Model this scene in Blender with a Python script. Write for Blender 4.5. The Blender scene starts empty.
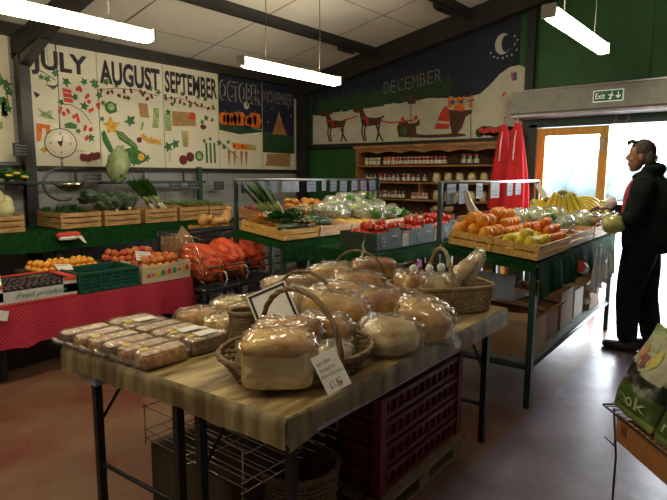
import bpy, math, random
from mathutils import Vector, Matrix, Euler, noise
PI = math.pi
R = math.radians
random.seed(7)
COL = bpy.context.scene.collection

# ------------------------------------------------------------------ camera
CF, CH, CP, CY, CR = 545.0, 1.5, R(7.8), R(39.7), R(0.3)
_f = Vector((math.cos(CY)*math.cos(CP), math.sin(CY)*math.cos(CP), -math.sin(CP)))
_r = Vector((math.sin(CY), -math.cos(CY), 0.0))
_u = _r.cross(_f)
_r2 = _r*math.cos(CR) + _u*math.sin(CR)
_u2 = _u*math.cos(CR) - _r*math.sin(CR)
cam_d = bpy.data.cameras.new('camera')
cam = bpy.data.objects.new('camera', cam_d)
COL.objects.link(cam)
cam_d.sensor_width = 36.0
cam_d.lens = CF*36.0/667.0
cam_d.clip_start = 0.05
cam.matrix_world = Matrix(((_r2.x, _u2.x, -_f.x, 0), (_r2.y, _u2.y, -_f.y, 0), (_r2.z, _u2.z, -_f.z, CH), (0, 0, 0, 1)))
bpy.context.scene.camera = cam

def ray(x, y): return _f*CF + _r2*(x-333.5) + _u2*(250-y)
def PY(x, y, Y):
    d = ray(x, y); t = Y/d.y; return Vector((d.x*t, Y, CH+d.z*t))
def PX(x, y, X):
    d = ray(x, y); t = X/d.x; return Vector((X, d.y*t, CH+d.z*t))
def PZ(x, y, z):
    d = ray(x, y); t = (z-CH)/d.z; return Vector((d.x*t, d.y*t, z))

# ------------------------------------------------------------------ materials
MATS = {}
def mat(name, col, rough=0.6, metal=0.0, var=0.15, scale=12.0, bump=0.0, bscale=None, spec=0.5, emit=0.0, col2=None, stretch=None, sub=0.0, coat=0.0):
    if name in MATS: return MATS[name]
    m = bpy.data.materials.new(name); m.use_nodes = True
    nt = m.node_tree; N = nt.nodes; L = nt.links
    b = N['Principled BSDF']
    b.inputs['Roughness'].default_value = rough
    b.inputs['Metallic'].default_value = metal
    b.inputs['Specular IOR Level'].default_value = spec
    if coat: b.inputs['Coat Weight'].default_value = coat; b.inputs['Coat Roughness'].default_value = 0.15
    if sub: b.inputs['Subsurface Weight'].default_value = sub; b.inputs['Subsurface Radius'].default_value = (0.02, 0.01, 0.005)
    tc = N.new('ShaderNodeTexCoord')
    src = tc.outputs['Object']
    if stretch:
        mp = N.new('ShaderNodeMapping'); mp.inputs['Scale'].default_value = stretch
        L.new(src, mp.inputs['Vector']); src = mp.outputs['Vector']
    nz = N.new('ShaderNodeTexNoise'); nz.inputs['Scale'].default_value = scale; nz.inputs['Detail'].default_value = 4
    L.new(src, nz.inputs['Vector'])
    rp = N.new('ShaderNodeValToRGB')
    c2 = col2 if col2 else tuple(min(1, c*(1+var)) for c in col)
    c1 = col if col2 else tuple(c*(1-var) for c in col)
    rp.color_ramp.elements[0].position = 0.35; rp.color_ramp.elements[1].position = 0.65
    rp.color_ramp.elements[0].color = (*c1, 1); rp.color_ramp.elements[1].color = (*c2, 1)
    L.new(nz.outputs['Fac'], rp.inputs['Fac'])
    L.new(rp.outputs['Color'], b.inputs['Base Color'])
    if emit:
        b.inputs['Emission Color'].default_value = (*col, 1); b.inputs['Emission Strength'].default_value = emit
    if bump:
        n2 = N.new('ShaderNodeTexNoise'); n2.inputs['Scale'].default_value = bscale or scale*3
        L.new(src, n2.inputs['Vector'])
        bp = N.new('ShaderNodeBump'); bp.inputs['Strength'].default_value = bump; bp.inputs['Distance'].default_value = 0.01
        L.new(n2.outputs['Fac'], bp.inputs['Height']); L.new(bp.outputs['Normal'], b.inputs['Normal'])
    MATS[name] = m
    return m

def film(name, tint=(1, 1, 1), fac=0.16, bump=1.0, scale=30, milky=0.06):
    """thin crinkled clear plastic"""
    if name in MATS: return MATS[name]
    m = bpy.data.materials.new(name); m.use_nodes = True
    nt = m.node_tree; N = nt.nodes; L = nt.links
    for n in list(N): N.remove(n)
    out = N.new('ShaderNodeOutputMaterial')
    tr = N.new('ShaderNodeBsdfTransparent'); tr.inputs['Color'].default_value = (*tint, 1)
    gl = N.new('ShaderNodeBsdfGlossy'); gl.inputs['Roughness'].default_value = 0.16
    df = N.new('ShaderNodeBsdfDiffuse'); df.inputs['Color'].default_value = (0.9, 0.9, 0.88, 1)
    tc = N.new('ShaderNodeTexCoord')
    vo = N.new('ShaderNodeTexNoise'); vo.noise_type = 'RIDGED_MULTIFRACTAL'; vo.inputs['Scale'].default_value = scale*.5; vo.inputs['Detail'].default_value = 3; vo.inputs['Distortion'].default_value = .8
    L.new(tc.outputs['Object'], vo.inputs['Vector'])
    bp = N.new('ShaderNodeBump'); bp.inputs['Strength'].default_value = bump; bp.inputs['Distance'].default_value = 0.02
    L.new(vo.outputs['Fac'], bp.inputs['Height']); L.new(bp.outputs['Normal'], gl.inputs['Normal'])
    fr = N.new('ShaderNodeLayerWeight'); fr.inputs['Blend'].default_value = 0.25
    L.new(bp.outputs['Normal'], fr.inputs['Normal'])
    ma = N.new('ShaderNodeMath'); ma.operation = 'MULTIPLY_ADD'; ma.inputs[1].default_value = 0.35; ma.inputs[2].default_value = fac
    L.new(fr.outputs['Fresnel'], ma.inputs[0])
    m1 = N.new('ShaderNodeMixShader'); m1.inputs['Fac'].default_value = milky
    L.new(tr.outputs[0], m1.inputs[1]); L.new(df.outputs[0], m1.inputs[2])
    m2 = N.new('ShaderNodeMixShader'); L.new(ma.outputs[0], m2.inputs['Fac'])
    L.new(m1.outputs[0], m2.inputs[1]); L.new(gl.outputs[0], m2.inputs[2])
    L.new(m2.outputs[0], out.inputs['Surface'])
    MATS[name] = m
    return m

def emis(name, col, s):
    if name in MATS: return MATS[name]
    m = bpy.data.materials.new(name); m.use_nodes = True
    b = m.node_tree.nodes['Principled BSDF']
    b.inputs['Base Color'].default_value = (0.9, 0.9, 0.9, 1)
    b.inputs['Emission Color'].default_value = (*col, 1); b.inputs['Emission Strength'].default_value = s
    MATS[name] = m
    return m

# ------------------------------------------------------------------ mesh builder
class B:
    def __init__(s): s.v = []; s.f = []; s.m = []; s.s = []
    def add(s, vs, fs, m=0, sm=False, M=None):
        o = len(s.v)
        for p in vs:
            p = Vector(p)
            s.v.append(M @ p if M else p)
        for f in fs: s.f.append([o+i for i in f]); s.m.append(m); s.s.append(sm)
        return s
    def box(s, c, d, m=0, M=None, rz=0, sm=False):
        x, y, z = d[0]/2, d[1]/2, d[2]/2
        vs = [(i*x, j*y, k*z) for k in (-1, 1) for (i, j) in ((-1, -1), (1, -1), (1, 1), (-1, 1))]
        T = Matrix.Translation(c) @ Matrix.Rotation(rz, 4, 'Z')
        if M: T = M @ T
        return s.add(vs, [(3, 2, 1, 0), (4, 5, 6, 7), (0, 1, 5, 4), (1, 2, 6, 5), (2, 3, 7, 6), (3, 0, 4, 7)], m, sm, T)
    def cyl(s, a, b, r0, r1=None, n=10, m=0, caps=True, sm=True, M=None):
        a = Vector(a); b = Vector(b); r1 = r0 if r1 is None else r1
        d = (b-a).normalized(); q = d.to_track_quat('Z', 'Y')
        vs = []
        for p, r in ((a, r0), (b, r1)):
            for i in range(n):
                t = 2*PI*i/n; vs.append(p + q @ Vector((r*math.cos(t), r*math.sin(t), 0)))
        s.add(vs, [(i, (i+1) % n, n+(i+1) % n, n+i) for i in range(n)], m, sm, M)
        if caps: s.add(vs, [tuple(range(n-1, -1, -1)), tuple(range(n, 2*n))], m, False, M)
        return s
    def tube(s, pts, r, n=6, m=0, closed=False, M=None, flat=None):
        pts = [Vector(p) for p in pts]; k = len(pts)
        if k < 2: return s
        vs = []; up = None
        for i, p in enumerate(pts):
            if closed: d = pts[(i+1) % k]-pts[i-1]
            else: d = pts[min(i+1, k-1)]-pts[max(i-1, 0)]
            d = d.normalized() if d.length > 1e-9 else Vector((0, 0, 1))
            if up is None:
                up = Vector((0, 0, 1)) if abs(d.z) < 0.9 else Vector((1, 0, 0))
            e1 = (up - d*up.dot(d)).normalized(); e2 = d.cross(e1); up = e1
            rr = r[i] if isinstance(r, (list, tuple)) else r
            fl = flat or 1.0
            for j in range(n):
                t = 2*PI*j/n; vs.append(p + e1*(rr*math.cos(t)*fl) + e2*(rr*math.sin(t)))
        fs = []
        for i in range(k if closed else k-1):
            a = i*n; b_ = ((i+1) % k)*n
            for j in range(n): fs.append((a+j, a+(j+1) % n, b_+(j+1) % n, b_+j))
        if not closed: fs += [tuple(range(n-1, -1, -1)), tuple(range((k-1)*n, k*n))]
        return s.add(vs, fs, m, True, M)
    def lathe(s, prof, c=(0, 0, 0), n=16, m=0, M=None, sm=True, wob=None):
        c = Vector(c); vs = []
        for (r, z) in prof:
            for i in range(n):
                t = 2*PI*i/n; k = wob(t) if wob else 1
                vs.append(c+Vector((r*k*math.cos(t), r*k*math.sin(t), z)))
        fs = []
        for j in range(len(prof)-1):
            for i in range(n): fs.append((j*n+i, j*n+(i+1) % n, (j+1)*n+(i+1) % n, (j+1)*n+i))
        return s.add(vs, fs, m, sm, M)
    def ell(s, c, rad, n=14, k=9, m=0, e=1.0, e2=1.0, nz=0.0, ns=3.0, seed=0, M=None, crk=0.0):
        """(super)ellipsoid with noise"""
        c = Vector(c); vs = []
        def sp(x, p): return math.copysign(abs(x)**p, x)
        for j in range(k+1):
            ph = -PI/2+PI*j/k
            for i in range(n):
                t = 2*PI*i/n
                q = Vector((sp(math.cos(ph), e)*sp(math.cos(t), e2), sp(math.cos(ph), e)*sp(math.sin(t), e2), sp(math.sin(ph), e)))
                if nz and 0 < j < k:
                    sv = Vector((seed*7.3, seed*1.7, seed*3.1)); q = q*(1+nz*noise.noise(q*ns+sv)+crk*(abs(noise.noise(q*6+sv))-.2)+crk*.6*abs(noise.noise(q*13+sv)))
                vs.append(c+Vector((q.x*rad[0], q.y*rad[1], q.z*rad[2])))
        fs = []
        for j in range(k):
            for i in range(n): fs.append((j*n+i, j*n+(i+1) % n, (j+1)*n+(i+1) % n, (j+1)*n+i))
        return s.add(vs, fs, m, True, M)
    def grid(s, fn, nu, nv, m=0, sm=True, M=None):
        vs = [fn(i/nu, j/nv) for j in range(nv+1) for i in range(nu+1)]
        w = nu+1
        return s.add(vs, [(j*w+i, j*w+i+1, (j+1)*w+i+1, (j+1)*w+i) for j in range(nv) for i in range(nu)], m, sm, M)
    def poly(s, pts, m=0): return s.add(pts, [tuple(range(len(pts)))], m, False)
    def build(s, name, mats, parent=None, loc=None, rot=None, label=None, weld=False):
        me = bpy.data.meshes.new(name)
        me.from_pydata([tuple(p) for p in s.v], [], s.f)
        if not isinstance(mats, (list, tuple)): mats = [mats]
        for x in mats: me.materials.append(x)
        me.polygons.foreach_set('material_index', s.m)
        me.polygons.foreach_set('use_smooth', s.s)
        if weld:
            import bmesh
            bm = bmesh.new(); bm.from_mesh(me); bmesh.ops.remove_doubles(bm, verts=bm.verts, dist=1e-5)
            bmesh.ops.recalc_face_normals(bm, faces=bm.faces); bm.to_mesh(me); bm.free()
        me.update()
        o = bpy.data.objects.new(name, me); COL.objects.link(o)
        if parent: o.parent = parent
        if loc: o.location = loc
        if rot: o.rotation_euler = rot
        if label: o['label'] = label
        return o

def thing(name, label, cat, loc=(0, 0, 0), rz=0, group=None, rot=None):
    o = bpy.data.objects.new(name, None); COL.objects.link(o); o.empty_display_size = 0.1
    o.location = loc; o.rotation_euler = rot or (0, 0, rz); o['label'] = label; o['category'] = cat
    if group: o['group'] = group
    return o
def tag(o, label, cat, group=None, kind=None):
    o['label'] = label; o['category'] = cat
    if group: o['group'] = group
    if kind: o['kind'] = kind
    return o
def struct(o, label=None):
    o['kind'] = 'structure'
    if label: o['label'] = label
    return o
def dup(root, loc=None, rot=None, label=None, group=None, scale=None):
    r = root.copy(); COL.objects.link(r)
    if loc is not None: r.location = loc
    if rot is not None: r.rotation_euler = rot
    if label: r['label'] = label
    if group: r['group'] = group
    if scale: r.scale = (scale,)*3 if isinstance(scale, (int, float)) else scale
    for ch in list(root.children):
        c = ch.copy(); COL.objects.link(c); c.parent = r
        for g in list(ch.children):
            d = g.copy(); COL.objects.link(d); d.parent = c
    return r
class Proto:
    """first use moves the prototype itself, later uses copy it"""
    def __init__(s, o): s.o = o; s.used = False
    def put(s, loc, rot=(0, 0, 0), label=None, group=None, scale=None):
        if not s.used:
            s.used = True; o = s.o; o.location = loc; o.rotation_euler = rot
            if label: o['label'] = label
            if group: o['group'] = group
            if scale: o.scale = (scale,)*3 if isinstance(scale, (int, float)) else scale
            return o
        return dup(s.o, loc, rot, label, group, scale)
def rnd(a, b): return random.uniform(a, b)
def rrot(): return (rnd(0, 6.28), rnd(0, 6.28), rnd(0, 6.28))

def text_mesh(body, offset=0.0):
    """flat triangulated text, returned as (verts, faces) normalised to a unit box"""
    cu = bpy.data.curves.new('t', 'FONT'); cu.body = body; cu.offset = offset; cu.resolution_u = 3
    ob = bpy.data.objects.new('t', cu); COL.objects.link(ob)
    dg = bpy.context.evaluated_depsgraph_get(); dg.update()
    me = bpy.data.meshes.new_from_object(ob.evaluated_get(dg))
    vs = [v.co.copy() for v in me.vertices]; fs = [list(p.vertices) for p in me.polygons]
    bpy.data.objects.remove(ob); bpy.data.curves.remove(cu); bpy.data.meshes.remove(me)
    x0 = min(v.x for v in vs); x1 = max(v.x for v in vs); y0 = min(v.y for v in vs); y1 = max(v.y for v in vs)
    return [((v.x-x0)/(x1-x0), (v.y-y0)/(y1-y0)) for v in vs], fs
def put_text(bld, body, O, U, V, m, offset=0.0, skew=0.0):
    """text filling the rectangle O + u*U + v*V"""
    vs, fs = text_mesh(body, offset); O = Vector(O); U = Vector(U); V = Vector(V)
    bld.add([O+U*(x+skew*y)+V*y for x, y in vs], fs, m)

# common materials
WOOD = mat('crate_wood', (0.42, 0.25, 0.10), 0.65, var=0.3, scale=6, stretch=(1, 8, 8), bump=0.2)
WOODY = mat('crate_wood_yellow', (0.68, 0.40, 0.10), 0.6, var=0.25, scale=6, stretch=(1, 8, 8), bump=0.2)
PALE = mat('crate_wood_pale', (0.74, 0.50, 0.29), 0.6, var=0.2, scale=6, stretch=(1, 8, 8))
BLACK = mat('black_paint', (0.012, 0.013, 0.015), 0.45, var=0.3)
DKGREEN_METAL = mat('dark_green_metal', (0.02, 0.055, 0.045), 0.4, var=0.2)
STEEL = mat('galvanised_steel', (0.35, 0.38, 0.42), 0.35, 0.8, var=0.15, scale=20)
CHROME = mat('chrome_wire', (0.75, 0.75, 0.72), 0.15, 1.0, var=0.05)
TURF = mat('green_cloth', (0.008, 0.055, 0.012), 0.9, var=0.5, scale=60, bump=0.8, bscale=200, spec=0.1)
CARD = mat('cardboard', (0.30, 0.17, 0.085), 0.8, var=0.12, scale=5)
CARDL = mat('cardboard_light', (0.40, 0.27, 0.15), 0.8, var=0.12, scale=5)
WHITE = mat('white_card', (0.75, 0.74, 0.70), 0.6, var=0.05)
SLATE = mat('slate_tag', (0.085, 0.10, 0.14), 0.5, var=0.2, scale=15)
SLATEL = mat('slate_tag_light', (0.20, 0.22, 0.28), 0.5, var=0.2, scale=15)
CHALK = mat('chalk', (0.26, 0.27, 0.31), 0.9, var=0.2)
INK = mat('black_ink', (0.02, 0.02, 0.02), 0.7)
# ================================================================== ROOM
LW, BW = 6.2, 6.6            # left wall plane Y, back wall plane X
def ceil_z(Y): return 2.96+0.19*(6.2-Y)

# floor
fm = bpy.data.materials.new('painted_concrete'); fm.use_nodes = True
nt = fm.node_tree; N = nt.nodes; L = nt.links; b = N['Principled BSDF']
tc = N.new('ShaderNodeTexCoord'); sx = N.new('ShaderNodeSeparateXYZ'); L.new(tc.outputs['Object'], sx.inputs[0])
nz = N.new('ShaderNodeTexNoise'); nz.inputs['Scale'].default_value = 1.6; nz.inputs['Detail'].default_value = 8; nz.inputs['Roughness'].default_value = 0.65
L.new(tc.outputs['Object'], nz.inputs['Vector'])
nf = N.new('ShaderNodeTexNoise'); nf.inputs['Scale'].default_value = 9; nf.inputs['Detail'].default_value = 6
L.new(tc.outputs['Object'], nf.inputs['Vector'])
a1 = N.new('ShaderNodeMath'); a1.operation = 'MULTIPLY_ADD'; a1.inputs[1].default_value = 0.10; L.new(nf.outputs['Fac'], a1.inputs[0]); L.new(sx.outputs['Y'], a1.inputs[2])
st = N.new('ShaderNodeMapRange'); st.inputs['From Min'].default_value = 1.16; st.inputs['From Max'].default_value = 1.22
L.new(a1.outputs[0], st.inputs['Value'])
red = N.new('ShaderNodeValToRGB'); red.color_ramp.elements[0].color = (0.15, 0.045, 0.028, 1); red.color_ramp.elements[1].color = (0.19, 0.12, 0.07, 1)
red.color_ramp.elements[0].position = 0.4; red.color_ramp.elements[1].position = 0.62
grey = N.new('ShaderNodeValToRGB'); grey.color_ramp.elements[0].color = (0.12, 0.095, 0.13, 1); grey.color_ramp.elements[1].color = (0.23, 0.19, 0.26, 1)
grey.color_ramp.elements[0].position = 0.38; grey.color_ramp.elements[1].position = 0.66
L.new(nz.outputs['Fac'], red.inputs[0]); L.new(nz.outputs['Fac'], grey.inputs[0])
mx = N.new('ShaderNodeMix'); mx.data_type = 'RGBA'; L.new(st.outputs[0], mx.inputs['Factor'])
L.new(grey.outputs[0], mx.inputs['A']); L.new(red.outputs[0], mx.inputs['B'])
L.new(mx.outputs['Result'], b.inputs['Base Color'])
rr = N.new('ShaderNodeMapRange'); rr.inputs['To Min'].default_value = 0.20; rr.inputs['To Max'].default_value = 0.46
L.new(nf.outputs['Fac'], rr.inputs['Value']); L.new(rr.outputs[0], b.inputs['Roughness'])
bp = N.new('ShaderNodeBump'); bp.inputs['Strength'].default_value = 0.35; bp.inputs['Distance'].default_value = 0.02
L.new(nz.outputs['Fac'], bp.inputs['Height']); L.new(bp.outputs[0], b.inputs['Normal'])

X0, X1, Y0, Y1 = -3.2, BW, -4.0, LW
struct(B().box(((X0+X1)/2+0.3, (Y0+Y1)/2, -0.05), (X1-X0+0.9, Y1-Y0+0.3, 0.1)).build('floor', fm), 'worn red and grey painted concrete floor')

# block wall material
wm = bpy.data.materials.new('painted_blockwork'); wm.use_nodes = True
nt = wm.node_tree; N = nt.nodes; L = nt.links; b = N['Principled BSDF']; b.inputs['Roughness'].default_value = 0.85
tc = N.new('ShaderNodeTexCoord'); sx = N.new('ShaderNodeSeparateXYZ'); L.new(tc.outputs['Object'], sx.inputs[0])
cx = N.new('ShaderNodeCombineXYZ'); L.new(sx.outputs['X'], cx.inputs['X']); L.new(sx.outputs['Z'], cx.inputs['Y'])
br = N.new('ShaderNodeTexBrick'); br.inputs['Scale'].default_value = 1; br.inputs['Brick Width'].default_value = 0.45; br.inputs['Row Height'].default_value = 0.225
br.inputs['Mortar Size'].default_value = 0.006; br.inputs['Color1'].default_value = (0.36, 0.37, 0.38, 1); br.inputs['Color2'].default_value = (0.30, 0.32, 0.34, 1); br.inputs['Mortar'].default_value = (0.2, 0.21, 0.22, 1)
L.new(cx.outputs[0], br.inputs['Vector']); L.new(br.outputs['Color'], b.inputs['Base Color'])
GREENW = mat('green_wall_paint', (0.018, 0.10, 0.025), 0.55, var=0.12, scale=3)
CEILM = mat('white_ceiling_panel', (0.66, 0.64, 0.58), 0.9, var=0.06, scale=2)
struct(B().box(((X0+X1)/2, LW+0.06, 1.6), (X1-X0+0.4, 0.12, 3.4)).build('wall_left', wm), 'painted block wall behind the vegetable racking')
# back wall with door opening  Y 0.35..2.36, z 0..2.07
bw = B()
bw.box((BW+0.06, (2.40+LW)/2, 2.2), (0.12, LW-2.40, 4.4))
bw.box((BW+0.06, (2.40+0.30)/2, 3.25), (0.12, 2.10, 2.3))
bw.box((BW+0.06, (0.30+Y0)/2, 2.2), (0.12, 0.30-Y0, 4.4))
for y in (5.1, 4.0, 3.0, 1.25, -0.2):                                     # cover strips of the panelling
    bw.box((BW-0.006, y, 2.9 if y > 2.4 or y < 0.3 else 3.3), (0.012, 0.05, 1.6))
struct(bw.build('wall_back', GREENW), 'dark green gable wall')
struct(B().box(((X0+X1)/2, Y0-0.06, 2.2), (X1-X0+0.4, 0.12, 4.6)).build('wall_right', mat('plain_wall', (0.35, 0.36, 0.34), 0.9)))
struct(B().box((X0-0.06, (Y0+Y1)/2, 2.2), (0.12, Y1-Y0+0.4, 4.6)).build('wall_front', mat('plain_wall2', (0.28, 0.25, 0.22), 0.9)))
# ceiling: slope up to a ridge then down
cb = B(); yr = 0.6
za, zr = ceil_z(LW+0.15), ceil_z(yr)
xa, xb = X0-0.1, X1+0.15
cb.add([(xa, LW+0.15, za), (xb, LW+0.15, za), (xb, yr, zr), (xa, yr, zr), (xa, LW+0.15, za+0.1), (xb, LW+0.15, za+0.1), (xb, yr, zr+0.1), (xa, yr, zr+0.1)],
       [(0, 3, 2, 1), (4, 5, 6, 7), (0, 1, 5, 4), (1, 2, 6, 5), (2, 3, 7, 6), (3, 0, 4, 7)])
ze = zr-0.19*(yr-Y0+0.15)
cb.add([(xa, yr, zr), (xb, yr, zr), (xb, Y0-0.15, ze), (xa, Y0-0.15, ze), (xa, yr, zr+0.1), (xb, yr, zr+0.1), (xb, Y0-0.15, ze+0.1), (xa, Y0-0.15, ze+0.1)],
       [(0, 3, 2, 1), (4, 5, 6, 7), (0, 1, 5, 4), (1, 2, 6, 5), (2, 3, 7, 6), (3, 0, 4, 7)])
ceil = struct(cb.build('ceiling', CEILM), 'white sloping ceiling boards')
# ceiling board joints
jb = B(); JM = mat('ceiling_joint', (0.17, 0.165, 0.15), 0.9)
for x in (-1.6, -0.4, 0.8, 2.0, 3.2, 4.4, 5.6):
    jb.add([(x, LW, ceil_z(LW)-.004), (x+.018, LW, ceil_z(LW)-.004), (x+.018, yr, ceil_z(yr)-.004), (x, yr, ceil_z(yr)-.004)], [(0, 1, 2, 3)])
for y in (5.55, 3.9, 2.5):
    jb.add([(X0, y, ceil_z(y)-.004), (X1, y, ceil_z(y)-.004), (X1, y+.012, ceil_z(y+.012)-.004), (X0, y+.012, ceil_z(y+.012)-.004)], [(0, 1, 2, 3)])
jo = jb.build('joint', JM, ceil)

DARKSTEEL = mat('dark_steel', (0.018, 0.017, 0.016), 0.6, var=0.35, scale=9)
GREYSTEEL = mat('grey_steel', (0.10, 0.105, 0.11), 0.5, var=0.2)
nt_ = [0]
def trim(bl, m, label):
    nt_[0] += 1
    return struct(bl.build('trim_%d' % nt_[0], m), label)
# eaves beam along the left wall
trim(B().box(((X0+X1)/2, LW-0.07, 2.925), (X1-X0, 0.14, 0.11)), DARKSTEEL, 'dark eaves beam above the month panels')
trim(B().box(((X0+X1)/2, LW-0.035, 1.565), (X1-X0, 0.07, 0.04)), DARKSTEEL, 'dark ledge below the month panels')
# purlins
for y in (4.62, 3.22, 1.8):
    z = ceil_z(y)
    pb = B().box(((X0+X1)/2, y, z-0.055), (X1-X0, 0.05, 0.12))
    pb.box(((X0+X1)/2, y-0.03, z-0.11), (X1-X0, 0.07, 0.012))
    for k in range(5): pb.box((5.9+rnd(-.2, .2), y, z-0.14), (rnd(.1, .2), rnd(.03, .1), 0.04))
    trim(pb, DARKSTEEL, 'dark roof purlin under the ceiling, %s from the month panels' % {4.62: 'first', 3.22: 'second', 1.8: 'third'}[y])
def rafter(x, w, d, drop, y_a, y_b, label):
    bl = B()
    za, zb = ceil_z(y_a)-drop, ceil_z(y_b)-drop
    vs = []
    for xx in (x-w/2, x+w/2):
        vs += [(xx, y_a, za), (xx, y_b, zb), (xx, y_b, zb-d), (xx, y_a, za-d)]
    bl.add(vs, [(0, 1, 2, 3), (7, 6, 5, 4), (0, 4, 5, 1), (1, 5, 6, 2), (2, 6, 7, 3), (3, 7, 4, 0)])
    return bl
trim(rafter(2.37, 0.10, 0.20, 0.11, LW-0.02, 1.0, ''), DARKSTEEL, 'dark roof rafter of the portal frame at the left')
kb = rafter(6.5, 0.14, 0.26, 0.0, LW-0.02, 0.6, '')
trim(kb, DARKSTEEL, 'dark gable rafter against the back wall')
# portal column with haunch
c = B().box((2.385, 6.08, 1.35), (0.09, 0.1, 2.7))
c.box((2.335, 6.08, 1.35), (0.03, 0.12, 2.7))
c.add([(2.33, 6.1, 2.9), (2.33, 5.35, 2.98), (2.33, 5.55, 2.76), (2.33, 6.1, 2.55), (2.44, 6.1, 2.9), (2.44, 5.35, 2.98), (2.44, 5.55, 2.76), (2.44, 6.1, 2.55)],
      [(0, 1, 2, 3), (7, 6, 5, 4), (0, 4, 5, 1), (1, 5, 6, 2), (2, 6, 7, 3), (3, 7, 4, 0)])
trim(c, mat('column_steel', (0.022, 0.024, 0.026), 0.35, var=0.3), 'black steel column beside the July panel')
trim(B().box((6.5, 6.05, 1.5), (0.12, 0.16, 3.0)), DARKSTEEL, 'dark column in the room corner')
trim(B().box((6.57, 2.465, 1.75), (0.06, 0.10, 3.5)), BLACK, 'dark post beside the shutter housing')
trim(B().box((6.55, 4.2, 1.945), (0.07, 3.5, 0.055)), DARKSTEEL, 'dark rail below the winter panel')
# conduit hanging at the column
trim(B().tube([(2.60, 6.0, 3.0), (2.60, 6.0, 2.62)], 0.008), WHITE, 'thin white conduit at the column')
# door frame (dark green) and opening
fr = B()
fr.box((BW, 2.38, 1.05), (0.16, 0.09, 2.1)); fr.box((BW, 0.30, 1.05), (0.16, 0.09, 2.1)); fr.box((BW, 1.34, 2.12), (0.16, 2.2, 0.11))
trim(fr, mat('green_door_frame', (0.012, 0.045, 0.035), 0.5), 'dark green frame around the doorway')
# glazed wooden door leaf, closed half of the doorway
DW = mat('varnished_door_wood', (0.64, 0.33, 0.05), 0.4, var=0.15, scale=4, stretch=(6, 6, 1))
dl = B()
ya, yb = 1.56, 2.33
dl.box((6.57, yb-0.045, 1.03), (0.05, 0.09, 2.05)); dl.box((6.57, ya+0.045, 1.03), (0.05, 0.09, 2.05))
dl.box((6.57, (ya+yb)/2, 2.01), (0.05, yb-ya-0.18, 0.09)); dl.box((6.57, (ya+yb)/2, 0.13), (0.05, yb-ya-0.18, 0.24))
door = struct(dl.build('door_1', DW), 'yellow varnished wooden door leaf with large glass pane')
gm = bpy.data.materials.new('window_glass'); gm.use_nodes = True
nt = gm.node_tree; N = nt.nodes; L = nt.links
for n in list(N): N.remove(n)
o_ = N.new('ShaderNodeOutputMaterial'); t_ = N.new('ShaderNodeBsdfTransparent'); g_ = N.new('ShaderNodeBsdfGlossy'); g_.inputs['Roughness'].default_value = 0.02
x_ = N.new('ShaderNodeMixShader'); x_.inputs['Fac'].default_value = 0.06
L.new(t_.outputs[0], x_.inputs[1]); L.new(g_.outputs[0], x_.inputs[2]); L.new(x_.outputs[0], o_.inputs['Surface'])
B().box((6.57, (ya+yb)/2, 1.11), (0.006, yb-ya-0.18, 1.72)).build('glass_pane', gm, door)
hb = B().box((6.538, ya+0.045, 1.85), (0.012, 0.03, 0.14)); hb.box((6.53, ya+0.045, 1.05), (0.02, 0.035, 0.2)); hb.tube([(6.52, ya+0.045, 1.08), (6.49, ya+0.045, 1.08), (6.49, ya+0.16, 1.08)], 0.009)
hb.build('handle', STEEL, door)
# roller shutter housing
sh = thing('shutter_housing', 'long grey metal roller shutter housing above the doorway', 'shutter box', (0, 0, 0))
SHM = mat('shutter_grey', (0.24, 0.245, 0.23), 0.45, 0.2, var=0.08)
s_ = B()
ys, yend = 2.57, 0.0
prof = [(6.58, 2.50), (6.33, 2.47), (6.31, 2.45), (6.31, 2.22), (6.33, 2.19), (6.45, 2.16), (6.58, 2.16)]
vs = [(x, ys, z) for x, z in prof]+[(x, yend, z) for x, z in prof]
n_ = len(prof)
s_.add(vs, [tuple(range(n_-1, -1, -1)), tuple(range(n_, 2*n_))]+[(i, (i+1) % n_, n_+(i+1) % n_, n_+i) for i in range(n_)])
s_.build('cover', SHM, sh)
l_ = B().box((6.36, 1.285, 2.185), (0.12, 2.58, 0.025)); l_.box((6.33, 1.285, 2.463), (0.06, 2.58, 0.014))
l_.build('bottom_rail', mat('shutter_lilac', (0.33, 0.30, 0.36), 0.35, 0.5), sh)
# small cord loops beneath
cc = B()
for y in (1.50, 1.38): cc.tube([(6.5, y, 2.17), (6.49, y-0.02, 2.11), (6.49, y+0.01, 2.08)], 0.006)
cc.build('cord', mat('pink_cord', (0.35, 0.12, 0.1), 0.7), sh)
# exit sign
es = thing('exit_sign', 'small green and white Exit sign on the shutter housing', 'sign', (0, 0, 0))
EG = mat('exit_green', (0.01, 0.16, 0.07), 0.4); EW = emis('exit_white', (0.8, 0.85, 0.82), 0.25)
p1 = PX(594, 97.5, 6.30); p2 = PX(622, 103, 6.30)
yl, yr_ = p1.y, p2.y; zt, zb = 2.385, 2.285
B().box((6.303, (yl+yr_)/2, (zt+zb)/2), (0.01, yl-yr_+0.02, zt-zb+0.02)).build('border', EW, es)
B().box((6.296, (yl+yr_)/2, (zt+zb)/2), (0.008, yl-yr_, zt-zb)).build('panel', EG, es)
tx = B(); W_ = yl-yr_; h_ = zt-zb
put_text(tx, 'Exit', (6.290, yl-0.06*W_, zb+0.2*h_), (0, -0.34*W_, 0), (0, 0, 0.6*h_), 0, 0.01)
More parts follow.
